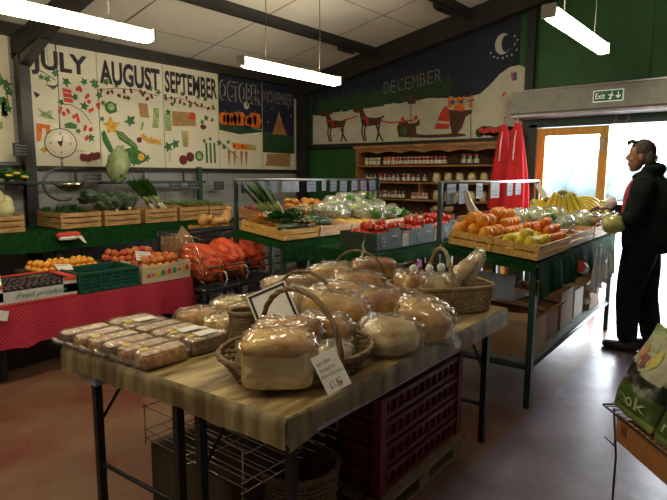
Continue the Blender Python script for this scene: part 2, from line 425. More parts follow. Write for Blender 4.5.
# running figure and arrow
def Q(u, v): return (6.290, yl-u*W_, zb+v*h_)
tx.add([Q(.56, .1), Q(.53, .15), Q(.60, .45), Q(.5, .55), Q(.52, .62), Q(.66, .62), Q(.71, .45), Q(.69, .42), Q(.645, .52), Q(.62, .12)], [tuple(range(10))])
tx.add([Q(.64+.03*math.cos(a*.785), .76+.09*math.sin(a*.785)) for a in range(8)], [tuple(range(8))])
tx.add([Q(.84, .85), Q(.88, .85), Q(.88, .45), Q(.95, .5), Q(.95, .42), Q(.86, .15), Q(.77, .42), Q(.77, .5), Q(.84, .45)], [tuple(range(9))])
tx.build('lettering', EW, es)

# outside
ext = mat('outside_paving', (0.62, 0.63, 0.62), 0.8, var=0.05, scale=1)
struct(B().box((16.0, 0.0, -0.06), (18.0, 40, 0.1)).build('ground', ext), 'sunlit paving outside the doorway')
hg = B(); random.seed(3)
for k in range(26):
    hg.ell((34, -22+k*2.2, rnd(1.0, 1.6)), (1.5, rnd(1.4, 2.0), rnd(0.8, 1.5)), 12, 8, nz=0.4, ns=2, seed=k)
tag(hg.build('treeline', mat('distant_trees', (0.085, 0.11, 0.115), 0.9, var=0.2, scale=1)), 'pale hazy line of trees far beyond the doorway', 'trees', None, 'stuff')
struct(B().box((38, 0, -0.1), (30, 90, 0.1)).build('ground_far', mat('far_field', (0.6, 0.66, 0.58), 0.9)))

# ------------------------------------------------------------------ painted panels
def flat_circle(bl, T, u, v, r, m, ry=None, n=12, rot=0):
    ry = ry or r
    bl.add([T(u+r*math.cos(2*PI*i/n)*math.cos(rot)-ry*math.sin(2*PI*i/n)*math.sin(rot), v+r*math.cos(2*PI*i/n)*math.sin(rot)+ry*math.sin(2*PI*i/n)*math.cos(rot)) for i in range(n)], [tuple(range(n))], m)
def flat_poly(bl, T, pts, m): bl.add([T(*p) for p in pts], [tuple(range(len(pts)))], m)
def flat_line(bl, T, pts, w, m):
    for (a, b_) in zip(pts, pts[1:]):
        dx, dy = b_[0]-a[0], b_[1]-a[1]; l = math.hypot(dx, dy) or 1; nx, ny = -dy/l*w/2, dx/l*w/2
        flat_poly(bl, T, [(a[0]+nx, a[1]+ny), (a[0]-nx, a[1]-ny), (b_[0]-nx, b_[1]-ny), (b_[0]+nx, b_[1]+ny)], m)
def flat_leaf(bl, T, u, v, r, m, rot=None):
    rot = rnd(0, 6) if rot is None else rot; pts = []
    for i in range(10):
        k = r*(1.0 if i % 2 == 0 else 0.5)*rnd(.85, 1.15); a = rot+2*PI*i/10; pts.append((u+k*math.cos(a), v+k*math.sin(a)))
    flat_poly(bl, T, pts, m)
PAL = [mat('paint_cream', (0.80, 0.77, 0.62), 0.75, var=0.05, scale=3),            # 0
       mat('paint_black', (0.025, 0.022, 0.028), 0.7),                               # 1
       mat('paint_red', (0.62, 0.055, 0.035), 0.7, var=0.3, scale=30),               # 2
       mat('paint_green', (0.05, 0.17, 0.045), 0.7, var=0.4, scale=30),              # 3
       mat('paint_orange', (0.75, 0.17, 0.02), 0.7, var=0.25, scale=25),             # 4
       mat('paint_darkred', (0.16, 0.02, 0.03), 0.7, var=0.3, scale=30),             # 5
       mat('paint_yellow', (0.72, 0.40, 0.04), 0.7, var=0.2, scale=25),              # 6
       mat('paint_navy', (0.012, 0.017, 0.045), 0.7, var=0.2, scale=5),              # 7
       mat('paint_tan', (0.42, 0.24, 0.10), 0.7, var=0.2, scale=25),                 # 8
       mat('paint_palegreen', (0.33, 0.45, 0.17), 0.7, var=0.3, scale=25),           # 9
       mat('paint_brown', (0.085, 0.038, 0.018), 0.7, var=0.3, scale=25),            # 10
       mat('paint_forest', (0.018, 0.065, 0.025), 0.7, var=0.4, scale=30),           # 11
       mat('paint_snow', (0.60, 0.60, 0.50), 0.7, var=0.08, scale=6),                # 12
       mat('paint_faintwhite', (0.32, 0.34, 0.37), 0.7, var=0.3, scale=30),          # 13
       mat('paint_grey', (0.16, 0.17, 0.16), 0.7, var=0.3, scale=30),                # 14
       mat('paint_blue', (0.05, 0.10, 0.30), 0.7)]                                   # 15
WZ = [0]
def LT(layer):   # left wall mapping (X, z); higher layer nearer the room
    return lambda u, v: (u, LW-0.022-0.0012*layer, v)
def px_l(x, y): p = PY(x, y, LW-0.02); return (p.x, p.z)
def px_b(x, y): p = PX(x, y, BW-0.02); return (p.y, p.z)
def panel_left(xa, xb, za, zb, base, name, label):
    bl = B(); bl.box(((xa+xb)/2, LW-0.011, (za+zb)/2), (xb-xa-0.012, 0.02, zb-za), base)
    return bl
def berries(bl, pts, r, m=2, lay=3, n=2):
    r = r*.72
    for p in pts:
        u, v = px_l(*p)
        for k in range(n): flat_circle(bl, LT(lay+k*0.3), u+rnd(-1, 1)*r, v+rnd(-1, 1)*r*1.2, r, m, r*1.25, 9)
def leaves(bl, pts, r, m=3, lay=2):
    r = r*.85
    for p in pts:
        u, v = px_l(*p); flat_leaf(bl, LT(lay+rnd(0, .8)), u, v, r*rnd(.8, 1.25), m)
def blob(bl, pts, m, lay=3):
    flat_poly(bl, LT(lay), [px_l(*p) for p in pts], m)
def vine(bl, pts, m=3, w=0.012, lay=1): flat_line(bl, LT(lay), [px_l(*p) for p in pts], w, m)
def zoomA(x, y): return (x/6.06, 90+y/6.06)
random.seed(11)
ZT, ZB = 2.875, 1.585
def word(bl, w, x0, x1, zt, zb, m, off=0.035, lay=4): put_text(bl, w, (x0, LW-0.022-0.0012*lay, zb), (x1-x0, 0, 0), (0, 0, zt-zb), m, off)

# June (left of the column)
b_ = panel_left(0.9, 2.30, 1.62, ZT, 0, '', '')
vine(b_, [(-2, 70), (3, 80), (6, 92), (9, 108), (5, 118)]); leaves(b_, [(2, 82), (6, 85), (9, 92), (8, 108), (1, 100)], 0.06)
for k in range(6): vine(b_, [(1+k*.9, 98), (2+k*1.1, 116)], 9, 0.02, 2)
blob(b_, [(-4, 122), (2, 121), (3, 128), (-3, 131)], 9)
tag(b_.build('painted_panel', PAL), 'cream painted panel with green runner vines, left of the black column', 'mural')
# July
b_ = panel_left(2.44, 3.21, ZB, ZT, 0, '', '')
word(b_, 'JULY', 2.50, 3.10, 2.80, 2.53, 1)
vine(b_, [(35, 68), (46, 74), (55, 80)], 1, 0.01); leaves(b_, [(41, 77), (47, 79), (55, 73), (66, 82), (75, 97), (61, 102), (84, 82), (84, 106), (94, 83), (91, 138), (78, 131)], 0.055)
for k in range(5): vine(b_, [(46+k*2, 84+k), (54+k, 90-k*1.5)], 14, 0.012, 2)
blob(b_, [(62, 88), (71, 90), (73, 103), (64, 102)], 2); vine(b_, [(63, 92), (72, 94)], 0, .008, 4); vine(b_, [(63.5, 97), (72.5, 99)], 0, .008, 4)
berries(b_, [(78, 88), (81, 91), (87, 97), (88, 101), (91, 111), (60, 110), (64, 113), (68, 112), (75, 115), (77, 119), (86, 128), (90, 128), (87, 137)], 0.026)
vine(b_, [(60, 104), (72, 105), (83, 112), (92, 124)], 10, 0.008)
blob(b_, [(33, 91), (37, 93), (40, 95), (36, 98), (35, 96)], 1)
for k in range(7): vine(b_, [(38+k*1.6, 108+k), (44+k*1.8, 118+k*.3)], 9, 0.010, 1); vine(b_, [(38+k*2, 116), (52, 110+k*1.5)], 9, 0.008, 2)
blob(b_, [(36, 123), (50, 125), (50, 140), (47, 138), (45, 128), (42, 128), (41, 140), (37, 142)], 4)
blob(b_, [(64, 124), (70, 122), (77, 125), (76, 129), (65, 128)], 3)
vine(b_, [(40, 150), (85, 151)], 9, .012, 1); flat_circle(b_, LT(3), *px_l(44, 150), .03, 6)
for k in range(9): flat_circle(b_, LT(3+k*.25), *px_l(82+k*2.0, 157+rnd(-1.5, 1.5)), .030, 5, .045, 9)
tag(b_.build('painted_panel', PAL), 'cream painted panel headed JULY with red berries and carrots, beside the black column', 'mural')
# August
b_ = panel_left(3.21, 4.06, ZB, ZT, 0, '', '')
word(b_, 'AUGUST', 3.24, 4.02, 2.80, 2.53, 1)
vine(b_, [(97, 90), (115, 88), (135, 90), (158, 96)], 8, .012)
leaves(b_, [(95, 85), (99, 95), (106, 82), (116, 85), (128, 98), (150, 88), (158, 92), (103, 103), (102, 119)], 0.05)
berries(b_, [(102, 91), (108, 92), (112, 91), (119, 96), (123, 91), (130, 91), (125, 99), (141, 92), (147, 98), (151, 96), (144, 94)], 0.024, 5)
berries(b_, [(97, 106), (99, 105)], .024, 2)
blob(b_, [(104, 104), (110, 101), (116, 104), (117, 112), (109, 114), (105, 110)], 3); flat_circle(b_, LT(4), *px_l(111, 107), .04, 9)
leaves(b_, [(130, 121)], .12); 
blob(b_, [(138, 103), (147, 104), (149, 118), (140, 117)], 8)
for k in range(4): vine(b_, [(154+k*1.4, 108), (153+k*1.6, 128)], 9, .02, 2)
vine(b_, [(143, 122), (141, 130)], 9, .03, 1)
# courgettes with an orange flower
blob(b_, [(115, 130), (122, 132), (136, 144), (138, 149), (131, 147), (119, 139)], 3)
for k in range(2): vine(b_, [(118, 132+k*3), (127, 138+k*3), (136, 146+k)], 9, .008, 4)
blob(b_, [(104, 130), (107, 136), (112, 147), (115, 154), (109, 152), (103, 142), (101, 133)], 3)
flat_leaf(b_, LT(5), *px_l(111, 126), .11, 6, 0.4)
blob(b_, [(122, 150), (133, 147), (145, 154), (148, 160), (138, 165), (124, 158)], 3); flat_circle(b_, LT(4), *px_l(141, 157), .045, 6); leaves(b_, [(128, 155), (147, 158), (134, 162)], .06)
for k in range(5): flat_leaf(b_, LT(3), *px_l(143+k*4, 139+k*.8+(-2 if k == 0 else 0)), .05, 6)
flat_circle(b_, LT(4), *px_l(139, 140), .035, 5)
tag(b_.build('painted_panel', PAL), 'cream painted panel headed AUGUST with courgettes and an orange flower', 'mural')
# September
b_ = panel_left(4.06, 4.93, ZB, ZT, 0, '', '')
word(b_, 'SEPTEMBER', 4.09, 4.91, 2.80, 2.53, 1, .03)
vine(b_, [(163, 98), (180, 98), (200, 106), (215, 110)], 8, .012)
leaves(b_, [(165, 96), (172, 104), (182, 94), (189, 93), (184, 104), (198, 97), (205, 99), (190, 106), (211, 98), (168, 112)], .045)
berries(b_, [(166, 98), (171, 99), (174, 101), (180, 101), (186, 99), (190, 102), (196, 104), (201, 105), (208, 108), (213, 108)], .024, 5)
blob(b_, [(172, 111), (195, 113), (196, 126), (172, 126)], 8); flat_circle(b_, LT(4), *px_l(192, 116), .05, 2)
for k in range(4): vine(b_, [(165+k*1.6, 113), (166+k*1.6, 131)], 9, .022, 2)
for k in range(3): vine(b_, [(182+k*2.5, 131), (184+k*1.6, 147)], 6 if k > 1 else 9, .03, 2)
leaves(b_, [(168, 147), (175, 144)], .08); vine(b_, [(170, 150), (169, 162)], 12, .04, 1)
for q in ((183, 160), (190, 157)): flat_circle(b_, LT(3), *px_l(*q), .065, 5)
flat_circle(b_, LT(3), *px_l(199, 156), .07, 3); flat_circle(b_, LT(4), *px_l(199, 156), .045, 9)
for k in range(3): vine(b_, [(206+k*4, 143), (207+k*4, 163)], 3, .035, 2)
leaves(b_, [(204, 141), (210, 139), (206, 118), (202, 122), (212, 120)], .05); flat_circle(b_, LT(3), *px_l(203, 127), .05, 5, .035)
tag(b_.build('painted_panel', PAL), 'cream painted panel headed SEPTEMBER with beetroots and beans', 'mural')
# October
b_ = panel_left(4.93, 5.75, ZB, ZT, 0, '', '')
flat_poly(b_, LT(1), [(4.935, 2.18), (5.745, 2.18), (5.745, ZT), (4.935, ZT)], 7)
word(b_, 'OCTOBER', 4.945, 5.715, 2.81, 2.525, 13, .05, 3); word(b_, 'OCTOBER', 4.96, 5.73, 2.80, 2.53, 1, .03, 5)
flat_poly(b_, LT(2), [(4.935, 2.12), (5.3, 2.08), (5.745, 2.14), (5.745, 2.17), (4.935, 2.2)], 11)
for (x, r) in ((5.03, .085), (5.16, .085), (5.30, .10), (5.46, .07), (5.60, .11)):
    z = 2.28 if r < .1 else 2.30
    for k in (-1, 0, 1): flat_circle(b_, LT(4+abs(k)*.3), x+k*r*.45, z, r*.72, 4, r)
    flat_poly(b_, LT(6), [(x-.012, z+r*.95), (x+.012, z+r*.95), (x+.02, z+r*1.35), (x, z+r*1.35)], 3)
for k in (-1, 1): flat_poly(b_, LT(7), [(5.60+k*.05, 2.33), (5.60+k*.02, 2.33), (5.60+k*.035, 2.36)], 10)
flat_line(b_, LT(7), [(5.55, 2.28), (5.58, 2.265), (5.62, 2.265), (5.65, 2.28)], .01, 10)
flat_circle(b_, LT(3), 5.44, 2.50, .055, 12); flat_circle(b_, LT(4), 5.455, 2.51, .02, 14)
flat_poly(b_, LT(2), [(5.15, 1.96), (5.6, 1.94), (5.62, 1.86), (5.2, 1.86)], 6)
for k in range(6): flat_circle(b_, LT(3), 5.2+k*.075, 1.91, .035, (2, 4, 2, 4, 9, 9)[k])
leaves(b_, [(219, 143), (224, 147), (228, 142)], .05); vine(b_, [(218, 140), (238, 158)], 3, .015, 1)
for x in (5.10, 5.20, 5.33, 5.42): flat_poly(b_, LT(3), [(x-.03, 1.84), (x+.03, 1.84), (x+.01, 1.66), (x-.005, 1.62)], 8)
tag(b_.build('painted_panel', PAL), 'navy and cream painted panel headed OCTOBER with a row of orange pumpkins', 'mural')
# November
b_ = panel_left(5.75, 6.50, ZB, ZT, 0, '', '')
flat_poly(b_, LT(1), [(5.755, 1.84), (6.44, 1.84), (6.44, ZT), (5.755, ZT)], 7)
flat_poly(b_, LT(2), [(5.755, 1.85), (6.44, 1.85), (6.44, 2.10), (6.1, 2.16), (5.755, 2.14)], 11)
word(b_, 'NOVEMBER', 5.78, 6.40, 2.76, 2.58, 14, .02, 3)
flat_poly(b_, LT(3), [(5.95, 2.12), (6.28, 2.12), (6.15, 2.32), (6.10, 2.48), (6.04, 2.32)], 8)
for k in range(7): flat_line(b_, LT(4), [(5.97+k*.045, 2.12), (6.10+rnd(-.05, .05), 2.3+rnd(0, .1))], .012, 4 if k % 2 else 10)
for q in ((5.86, 2.3), (6.36, 2.43), (5.95, 2.5), (6.3, 2.55)): flat_leaf(b_, LT(3), *q, .022, 13)
flat_poly(b_, LT(2), [(5.82, 1.82), (6.34, 1.84), (6.36, 1.80), (6.33, 1.66), (6.36, 1.63), (5.80, 1.64), (5.84, 1.72)], 8)
tag(b_.build('painted_panel', PAL), 'dark painted panel with a bonfire, above a blank tan scroll, nearest the corner', 'mural')

# December panel on the back wall: coordinates are (Y, z)
def BT(layer): return lambda u, v: (BW-0.022-0.0012*layer, u, v)
b_ = B()
outline = [(5.9, 1.985), (2.62, 1.985), (2.60, 3.3), (4.9, 3.05), (5.9, 2.82)]
b_.box((BW-0.01, 4.27, 2.60), (0.02, 3.30, 1.24), 7)
b_.poly([(BW-0.021, y, z) for y, z in [(2.62, 3.2), (5.9, 3.2), (5.9, 3.0), (5.9, 3.25), (2.62, 3.55)]][:2]+[(BW-0.021, 5.9, 3.26), (BW-0.021, 2.62, 3.6)], 7)
hill = [(313, 144.5), (313, 115), (335, 110), (370, 107), (400, 102), (428, 98), (455, 98), (468, 97), (480, 94), (490, 85), (500, 74), (510, 67), (519, 65), (527, 68), (530, 78), (531, 95), (531, 135), (470, 139.3)]
flat_poly(b_, BT(1), [px_b(*p) for p in hill], 12)
random.seed(5)
def fir(x, y, h, w, m=11):
    u, v = px_b(x, y)
    for k in range(3):
        zz = v+h*k*.28; ww = w*(1-k*.25)
        flat_poly(b_, BT(3+k*.3+rnd(0, .2)), [(u-ww/2, zz), (u+ww/2, zz), (u, zz+h*.5)], m)
for k in range(34):
    x = 318+k*3.9
    if x > 452: break
    yb = 116-(x-313)*0.155
    fir(x, yb+rnd(-1, 1), rnd(.18, .26)+(.06 if x > 420 else 0), rnd(.12, .16)); fir(x+2, yb-5+rnd(-1, 1), rnd(.15, .25), .13)
# snowy letters
random.seed(2)
u0, v0 = px_b(384, 82); u1, v1 = px_b(443, 80)
for k, ch in enumerate('DECEMBER'):
    ua = u0+(u1-u0)*k/8
    put_text(b_, ch, (BW-0.027, ua, 2.64+0.012*k), (0, -(u0-u1)/8*.8, 0), (0, 0, .17), 14, .0)
# moon and stars
u, v = px_b(503, 44); pts = [(u+.09*math.cos(a), v+.12*math.sin(a)) for a in [R(60+i*24) for i in range(11)]]
pts2 = [(u-.035+.062*math.cos(a), v+.01+.09*math.sin(a)) for a in [R(300-i*24) for i in range(11)]]
pts = [(u-.10*math.cos(R(60+i*24)), v+.125*math.sin(R(60+i*24))) for i in range(12)]
inner = [(u-.045-.062*math.cos(R(324-i*24)), v+.10*math.sin(R(324-i*24))) for i in range(12)]
for i in range(11): flat_poly(b_, BT(3), [pts[i], pts[i+1], inner[10-i], inner[11-i]], 12)
for q in ((491, 53), (494, 57), (498, 58), (503, 58), (507, 56), (515, 36), (517, 50), (515, 44), (512, 55), (518, 40)): flat_leaf(b_, BT(3), *px_b(*q), .016, 12)
# two painted deer
def deer(x, y, s):
    def g(a, b2): return px_b(x+a*s, y+b2*s)
    flat_poly(b_, BT(4), [g(0, 2), g(6, 0), g(14, 1), g(19, 0), g(20, 3), g(18, 7), g(12, 8), g(6, 9), g(2, 8)], 10)
    flat_poly(b_, BT(5), [g(1, 8), g(-1, -4), g(-6, -4), g(-8, -7), g(-3, -11), g(1, -10), g(4, -3), g(7, 2)], 10)
    for (a, c, d) in ((2, 1, 3), (5, 3.5, 5), (14, 17, 15), (18, 16.5, 21)): flat_line(b_, BT(4), [g(a, 6), g(c, 14), g(d, 23)], .028, 10)
    flat_line(b_, BT(5), [g(19, 1), g(22, -1)], .03, 10); flat_line(b_, BT(5), [g(-2, -10), g(-1, -14), g(2, -13)], .02, 10)
    flat_line(b_, BT(6), [g(5, -1), g(7, 8)], .03, 2); flat_line(b_, BT(6), [g(1, 1), g(8, 1)], .02, 2)
deer(327, 120, 0.95); deer(361, 117, 1.05)
flat_line(b_, BT(6), [px_b(344, 120), px_b(352, 118), px_b(358, 116)], .02, 2); flat_line(b_, BT(6), [px_b(382, 121), px_b(392, 123), px_b(401, 122), px_b(415, 120)], .02, 2)
# sleigh with red sack and parcels
flat_poly(b_, BT(4), [px_b(*p) for p in ((399, 137), (397, 128), (400, 121), (407, 120), (409, 124), (415, 123), (420, 119), (420, 125), (416, 127), (417, 134), (425, 135), (448, 134), (452, 133), (449, 120), (446, 114), (446, 110), (473, 110), (472, 113), (466, 117), (462, 128), (458, 133), (466, 134.5), (466, 136), (455, 137), (430, 138))], 10)
flat_circle(b_, BT(5), *px_b(404, 131), .055, 3); 
for q in ((403, 119), (416, 118)): flat_leaf(b_, BT(6), *px_b(*q), .045, 2)
flat_poly(b_, BT(5), [px_b(*p) for p in ((434, 131), (437, 122), (441, 112), (445, 106), (449, 108), (450, 120), (449, 131), (442, 133))], 2)
flat_line(b_, BT(6), [px_b(433, 131), px_b(450, 131)], .05, 12); flat_line(b_, BT(6), [px_b(437, 122), px_b(450, 123)], .03, 12)
random.seed(9)
for k in range(26):
    q = (448+rnd(0, 24), rnd(98, 110)); flat_leaf(b_, BT(5+rnd(0, 1.5)), *px_b(*q), .045, random.choice((4, 4, 4, 6, 2, 15, 9)))
flat_poly(b_, BT(6), [px_b(*p) for p in ((405, 98), (410, 93), (417, 96), (421, 100), (416, 99), (416, 104), (408, 104), (408, 99))], 10)
# berries row and tiny marks at the right
for k in range(14):
    flat_circle(b_, BT(3), *px_b(480+k*3.3, 132+rnd(-1.5, 1.5)), .06, 11, .06); flat_circle(b_, BT(4+rnd(0, .5)), *px_b(480+k*3.3+1, 131+rnd(-2, 2)), .035, 2)
flat_poly(b_, BT(4), [px_b(*p) for p in ((511, 73), (517, 72), (517, 80), (512, 81))], 15); flat_poly(b_, BT(5), [px_b(*p) for p in ((512, 73), (514, 73), (514, 79), (512, 79))], 2)
flat_poly(b_, BT(4), [px_b(*p) for p in ((501, 97), (504, 92), (506, 92), (504, 96))], 2)
for x in (411, 471): flat_line(b_, BT(2), [px_b(x, 40), px_b(x, 140)], .012, 1)
tag(b_.build('painted_panel', PAL), 'wide painted night scene with moon, snowy hill, two deer and a loaded sleigh', 'mural')
# ================================================================== STRIP LIGHTS AND LAMPS
random.seed(21)
TUBE = emis('lit_diffuser', (1.0, 0.86, 0.58), 30.0)
def strip_light(x0, x1, y, z, label, dy=0.0):
    t = thing('strip_light', label, 'strip light', ((x0+x1)/2, y, z), rz=math.atan2(dy, x1-x0), group='hanging strip lights')
    l = math.hypot(x1-x0, dy)
    B().box((0, 0, 0.03), (l, 0.055, 0.035)).build('housing', mat('light_housing', (0.45, 0.43, 0.36), 0.5), t)
    d = B().ell((0, 0, -0.01), (l/2-0.01, 0.055, 0.045), 12, 24, e=0.25)
    vs = []
    d = B()
    def pr(u, v):
        a = PI-.5+(PI+1.0)*v; k = 1.0 if 0.02 < u < 0.98 else 0.75
        return Vector((-l/2+l*u, 0.052*math.cos(a)*k, 0.008+0.058*math.sin(a)*k))
    d.grid(pr, 24, 10); d.build('diffuser', TUBE, t)
    for s in (-1, 1): B().box((s*(l/2+0.006), 0, 0.01), (0.02, 0.095, 0.09)).build('end_cap', mat('light_end', (0.35, 0.33, 0.28), 0.5), t)
    for s in (-0.28, 0.28):
        zc = ceil_z(y)-z
        c = B().tube([(s*l, 0, 0.06), (s*l+0.01, 0, zc*0.5), (s*l, 0, zc)], 0.004)
        c.build('chain', mat('chain_grey', (0.12, 0.11, 0.09), 0.5, 0.5), t)
    return t
strip_light(0.90, 2.36, 3.72, 2.50, 'long lit strip light hanging over the fruit table at the left')
strip_light(3.35, 4.70, 3.86, 2.50, 'lit strip light hanging between the OCTOBER panel and the sleigh painting')
strip_light(3.91, 5.32, 1.36, 2.60, 'lit strip light hanging in front of the green wall above the doorway')
strip_light(-1.6, -0.1, 3.72, 2.50, 'unseen strip light added to the row behind the viewer')  # out of view: assumed fixture, added for more light in the room
strip_light(-0.3, 1.2, 1.36, 2.60, 'unseen strip light added above the bread table, over the viewer')  # also out of view, an assumed fixture added to light the bread
def area(name, loc, size, power, col, rot=(0, 0, 0), sy=None):
    d = bpy.data.lights.new(name, 'AREA'); d.shape = 'RECTANGLE'; d.size = size; d.size_y = sy or size; d.energy = power; d.color = col
    o = bpy.data.objects.new(name, d); COL.objects.link(o); o.location = loc; o.rotation_euler = rot
    return o
w = bpy.data.worlds.new('sky'); bpy.context.scene.world = w; w.use_nodes = True
wn = w.node_tree; bgn = wn.nodes['Background']
bgn.inputs['Color'].default_value = (0.86, 0.93, 1.0, 1); bgn.inputs['Strength'].default_value = 16.0
bpy.context.scene.view_settings.view_transform = 'Standard'
bpy.context.scene.view_settings.exposure = 0.18
bpy.context.scene.cycles.use_denoising = True
bpy.context.scene.cycles.transparent_max_bounces = 24
bpy.context.scene.cycles.max_bounces = 8
bpy.context.scene.cycles.sample_clamp_indirect = 6.0

# ================================================================== CRATES, STANDS
def make_crate(lx, ly, h, n, m, label='', deep=0.006, name='wooden_crate'):
    t = thing(name, label, 'crate')
    fr_ = 0.80/n
    def slats(length, axis, pos):
        b = B()
        for k in range(n):
            zc = h*(k+0.5)/n; hh = h/n*0.78
            c = (0, pos, zc) if axis == 'x' else (pos, 0, zc)
            d = (length, 0.008, hh) if axis == 'x' else (0.008, length, hh)
            b.box(c, d)
        return b
    slats(lx, 'x', -ly/2).build('side_panel', m, t); slats(lx, 'x', ly/2).build('side_panel', m, t)
    slats(ly-0.01, 'y', -lx/2+0.006).build('end_panel', m, t); slats(ly-0.01, 'y', lx/2-0.006).build('end_panel', m, t)
    b = B()
    for k in range(5): b.box((0, -ly/2+ly*(k+.5)/5, 0.006), (lx-0.02, ly/5*0.86, 0.008))
    b.build('base_board', m, t)
    for i in (-1, 1):
        for j in (-1, 1): B().box((i*(lx/2-0.022), j*(ly/2-0.016), h/2+0.002), (0.024, 0.024, h-0.002)).build('corner_post', m, t)
    return t
def cloth_drape(pts, ztop, drops, label, cat='cloth', m=TURF, wave=0.012, nper=24, name='green_cloth', top=None, group=None):
    """pts: polygon corners (x,y,z) of the top, in order; drops: fall along each edge (0 = none)"""
    b = B(); n = len(pts); P = [Vector(p) for p in pts]
    b.add(P, [tuple(range(n))])
    cen = sum(P, Vector())/n
    for i in range(n):
        if not drops[i]: continue
        a, c = P[i], P[(i+1) % n]; d = (c-a); out = Vector((d.y, -d.x, 0)).normalized()
        if out.dot((a+c)/2-cen) < 0: out = -out
        ph = rnd(0, 6)
        def fn(u, v, a=a, d=d, out=out, dr=drops[i], ph=ph):
            s = u*d.length
            w = wave*v*(math.sin(s*18+ph)+0.6*math.sin(s*41+ph*2))
            dz = dr*v*(1+0.035*math.sin(s*9+ph)+.02*math.sin(s*31))
            return a+d*u+out*(0.004+0.02*v+w)+Vector((0, 0, -dz))
        b.grid(fn, max(6, int(d.length*nper)), 5)
    o = b.build(name, m)
    return tag(o, label, cat, group)
def frame_stand(name, label, corners, zf, zb, zlow, posts, group=None, low=True, inset=0):
    """corners: front-left, front-right, back-right, back-left (x,y)"""
    t = thing(name, label, 'stand', (corners[0][0], corners[0][1], 0), group=group)
    ox, oy = corners[0]
    loc = [(x-ox, y-oy) for x, y in corners]; zs = (zf, zf, zb, zb)
    for k_, ((x, y), z) in enumerate(zip(loc, zs)): B().box((x+(inset if k_ == 3 else 0), y, (z-0.02)/2), (0.04, 0.04, z-0.02)).build('leg', DKGREEN_METAL, t)
    d = B(); vs = [Vector((x, y, z-0.02)) for (x, y), z in zip(loc, zs)]+[Vector((x, y, z-0.008)) for (x, y), z in zip(loc, zs)]
    d.add(vs, [(3, 2, 1, 0), (4, 5, 6, 7), (0, 1, 5, 4), (1, 2, 6, 5), (2, 3, 7, 6), (3, 0, 4, 7)])
    d.build('deck', mat('deck_board', (0.16, 0.10, 0.05), 0.8), t)
    if low:
        e = B(); vs = [Vector((x, y, zlow-0.03)) for x, y in loc]+[Vector((x, y, zlow)) for x, y in loc]
        e.add(vs, [(3, 2, 1, 0), (4, 5, 6, 7), (0, 1, 5, 4), (1, 2, 6, 5), (2, 3, 7, 6), (3, 0, 4, 7)])
        e.build('lower_shelf', mat('shelf_grey', (0.16, 0.20, 0.19), 0.6), t)
        f = B()
        for i in range(4):
            a, c = Vector((*loc[i], zlow-0.03)), Vector((*loc[(i+1) % 4], zlow-0.03)); f.tube([a, c], 0.018, 4)
        f.build('shelf_rail', DKGREEN_METAL, t)
    return t
def price_rail(t, a, c, z0, z1, ox, oy):
    """two posts and a steel rail, parts of stand t"""
    a = Vector((a[0]-ox, a[1]-oy, 0)); c = Vector((c[0]-ox, c[1]-oy, 0))
    for p in (a, c): B().box((p.x, p.y, (z0+z1)/2), (0.028, 0.028, z1-z0)).build('post', DKGREEN_METAL, t)
    b = B(); Z = Vector((0, 0, z1))
    b.tube([a+Z, c+Z], 0.013, 4); b.build('rail', STEEL, t)
def make_tag(w, h, m, lines):
    b = B().box((0, 0, -h/2), (w, 0.006, h), 0)
    for k in range(lines):
        zz = -h*(k+0.8)/(lines+0.6); x = -w*0.38
        while x < w*0.33:
            l = rnd(.1, .22)*w; b.box((x+l/2, -0.0045, zz+rnd(-.003, .003)), (l*.8, 0.001, h*0.07), 1); x += l
    return b
tag_n = [0]
def hang_tag(p, w, h, m, label, group, rz, lines=3, tilt=0.0):
    o = make_tag(w, h, m, lines).build('price_tag', [m, CHALK]); o.location = p; o.rotation_euler = (tilt, 0, rz); tag(o, label, 'price tag', group)
    return o
ORD = ['first', 'second', 'third', 'fourth', 'fifth', 'sixth', 'seventh', 'eighth', 'ninth', 'tenth', 'eleventh', 'twelfth', 'thirteenth', 'fourteenth', 'fifteenth', 'sixteenth', 'seventeenth', 'eighteenth', 'nineteenth', 'twentieth', 'twenty-first', 'twenty-second', 'twenty-third', 'twenty-fourth']

# ---- right stand
RA, RB2 = (3.42, 1.19), (5.78, 1.28)
right = frame_stand('display_stand', 'dark green steel stand of citrus crates beside the aisle, boxes on its lower shelf', [RA, RB2, (5.74, 1.90), (3.38, 1.80)], 0.955, 1.02, 0.30, None)
price_rail(right, (3.40, 1.86), (5.52, 1.93), 0.30, 1.455, *RA)
def deckR(x, y): return 0.962+(y-1.19-(x-3.4)*0.035)*0.105
random.seed(31)
cloth_drape([(3.40, 1.17, 0.958), (5.80, 1.26, 0.958), (5.76, 1.92, 1.024), (3.36, 1.82, 1.024)], 0, [0.23, 0.2, 0, 0.055], 'green grass-effect cloth hanging below the citrus crates at the aisle', wave=0.014)
# ---- centre stand
CA = (3.20, 3.20)
centre = frame_stand('display_stand', 'dark green steel stand of salad and vegetable crates in the middle of the shop', [CA, (5.50, 3.20), (5.50, 3.76), (3.20, 3.76)], 0.935, 0.997, 0.22, None, inset=0.9)
price_rail(centre, (3.20, 3.79), (5.40, 3.79), 0.93, 1.455, *CA)
def deckC(x, y): return 0.942+(y-3.2)*0.11
cloth_drape([(3.18, 3.18, 0.938), (5.52, 3.18, 0.938), (5.52, 3.78, 1.003), (3.18, 3.78, 1.003)], 0, [0.17, 0.1, 0, 0.05], 'green grass-effect cloth hanging below the salad crates of the middle stand', wave=0.014)
backst = frame_stand('display_stand', 'low steel stand of potatoes and onions behind the middle stand', [(3.70, 3.86), (5.40, 3.86), (5.40, 4.40), (3.70, 4.40)], 1.00, 1.06, 0.25, None)
def deckP(x, y): return 1.007+(y-3.86)*0.11
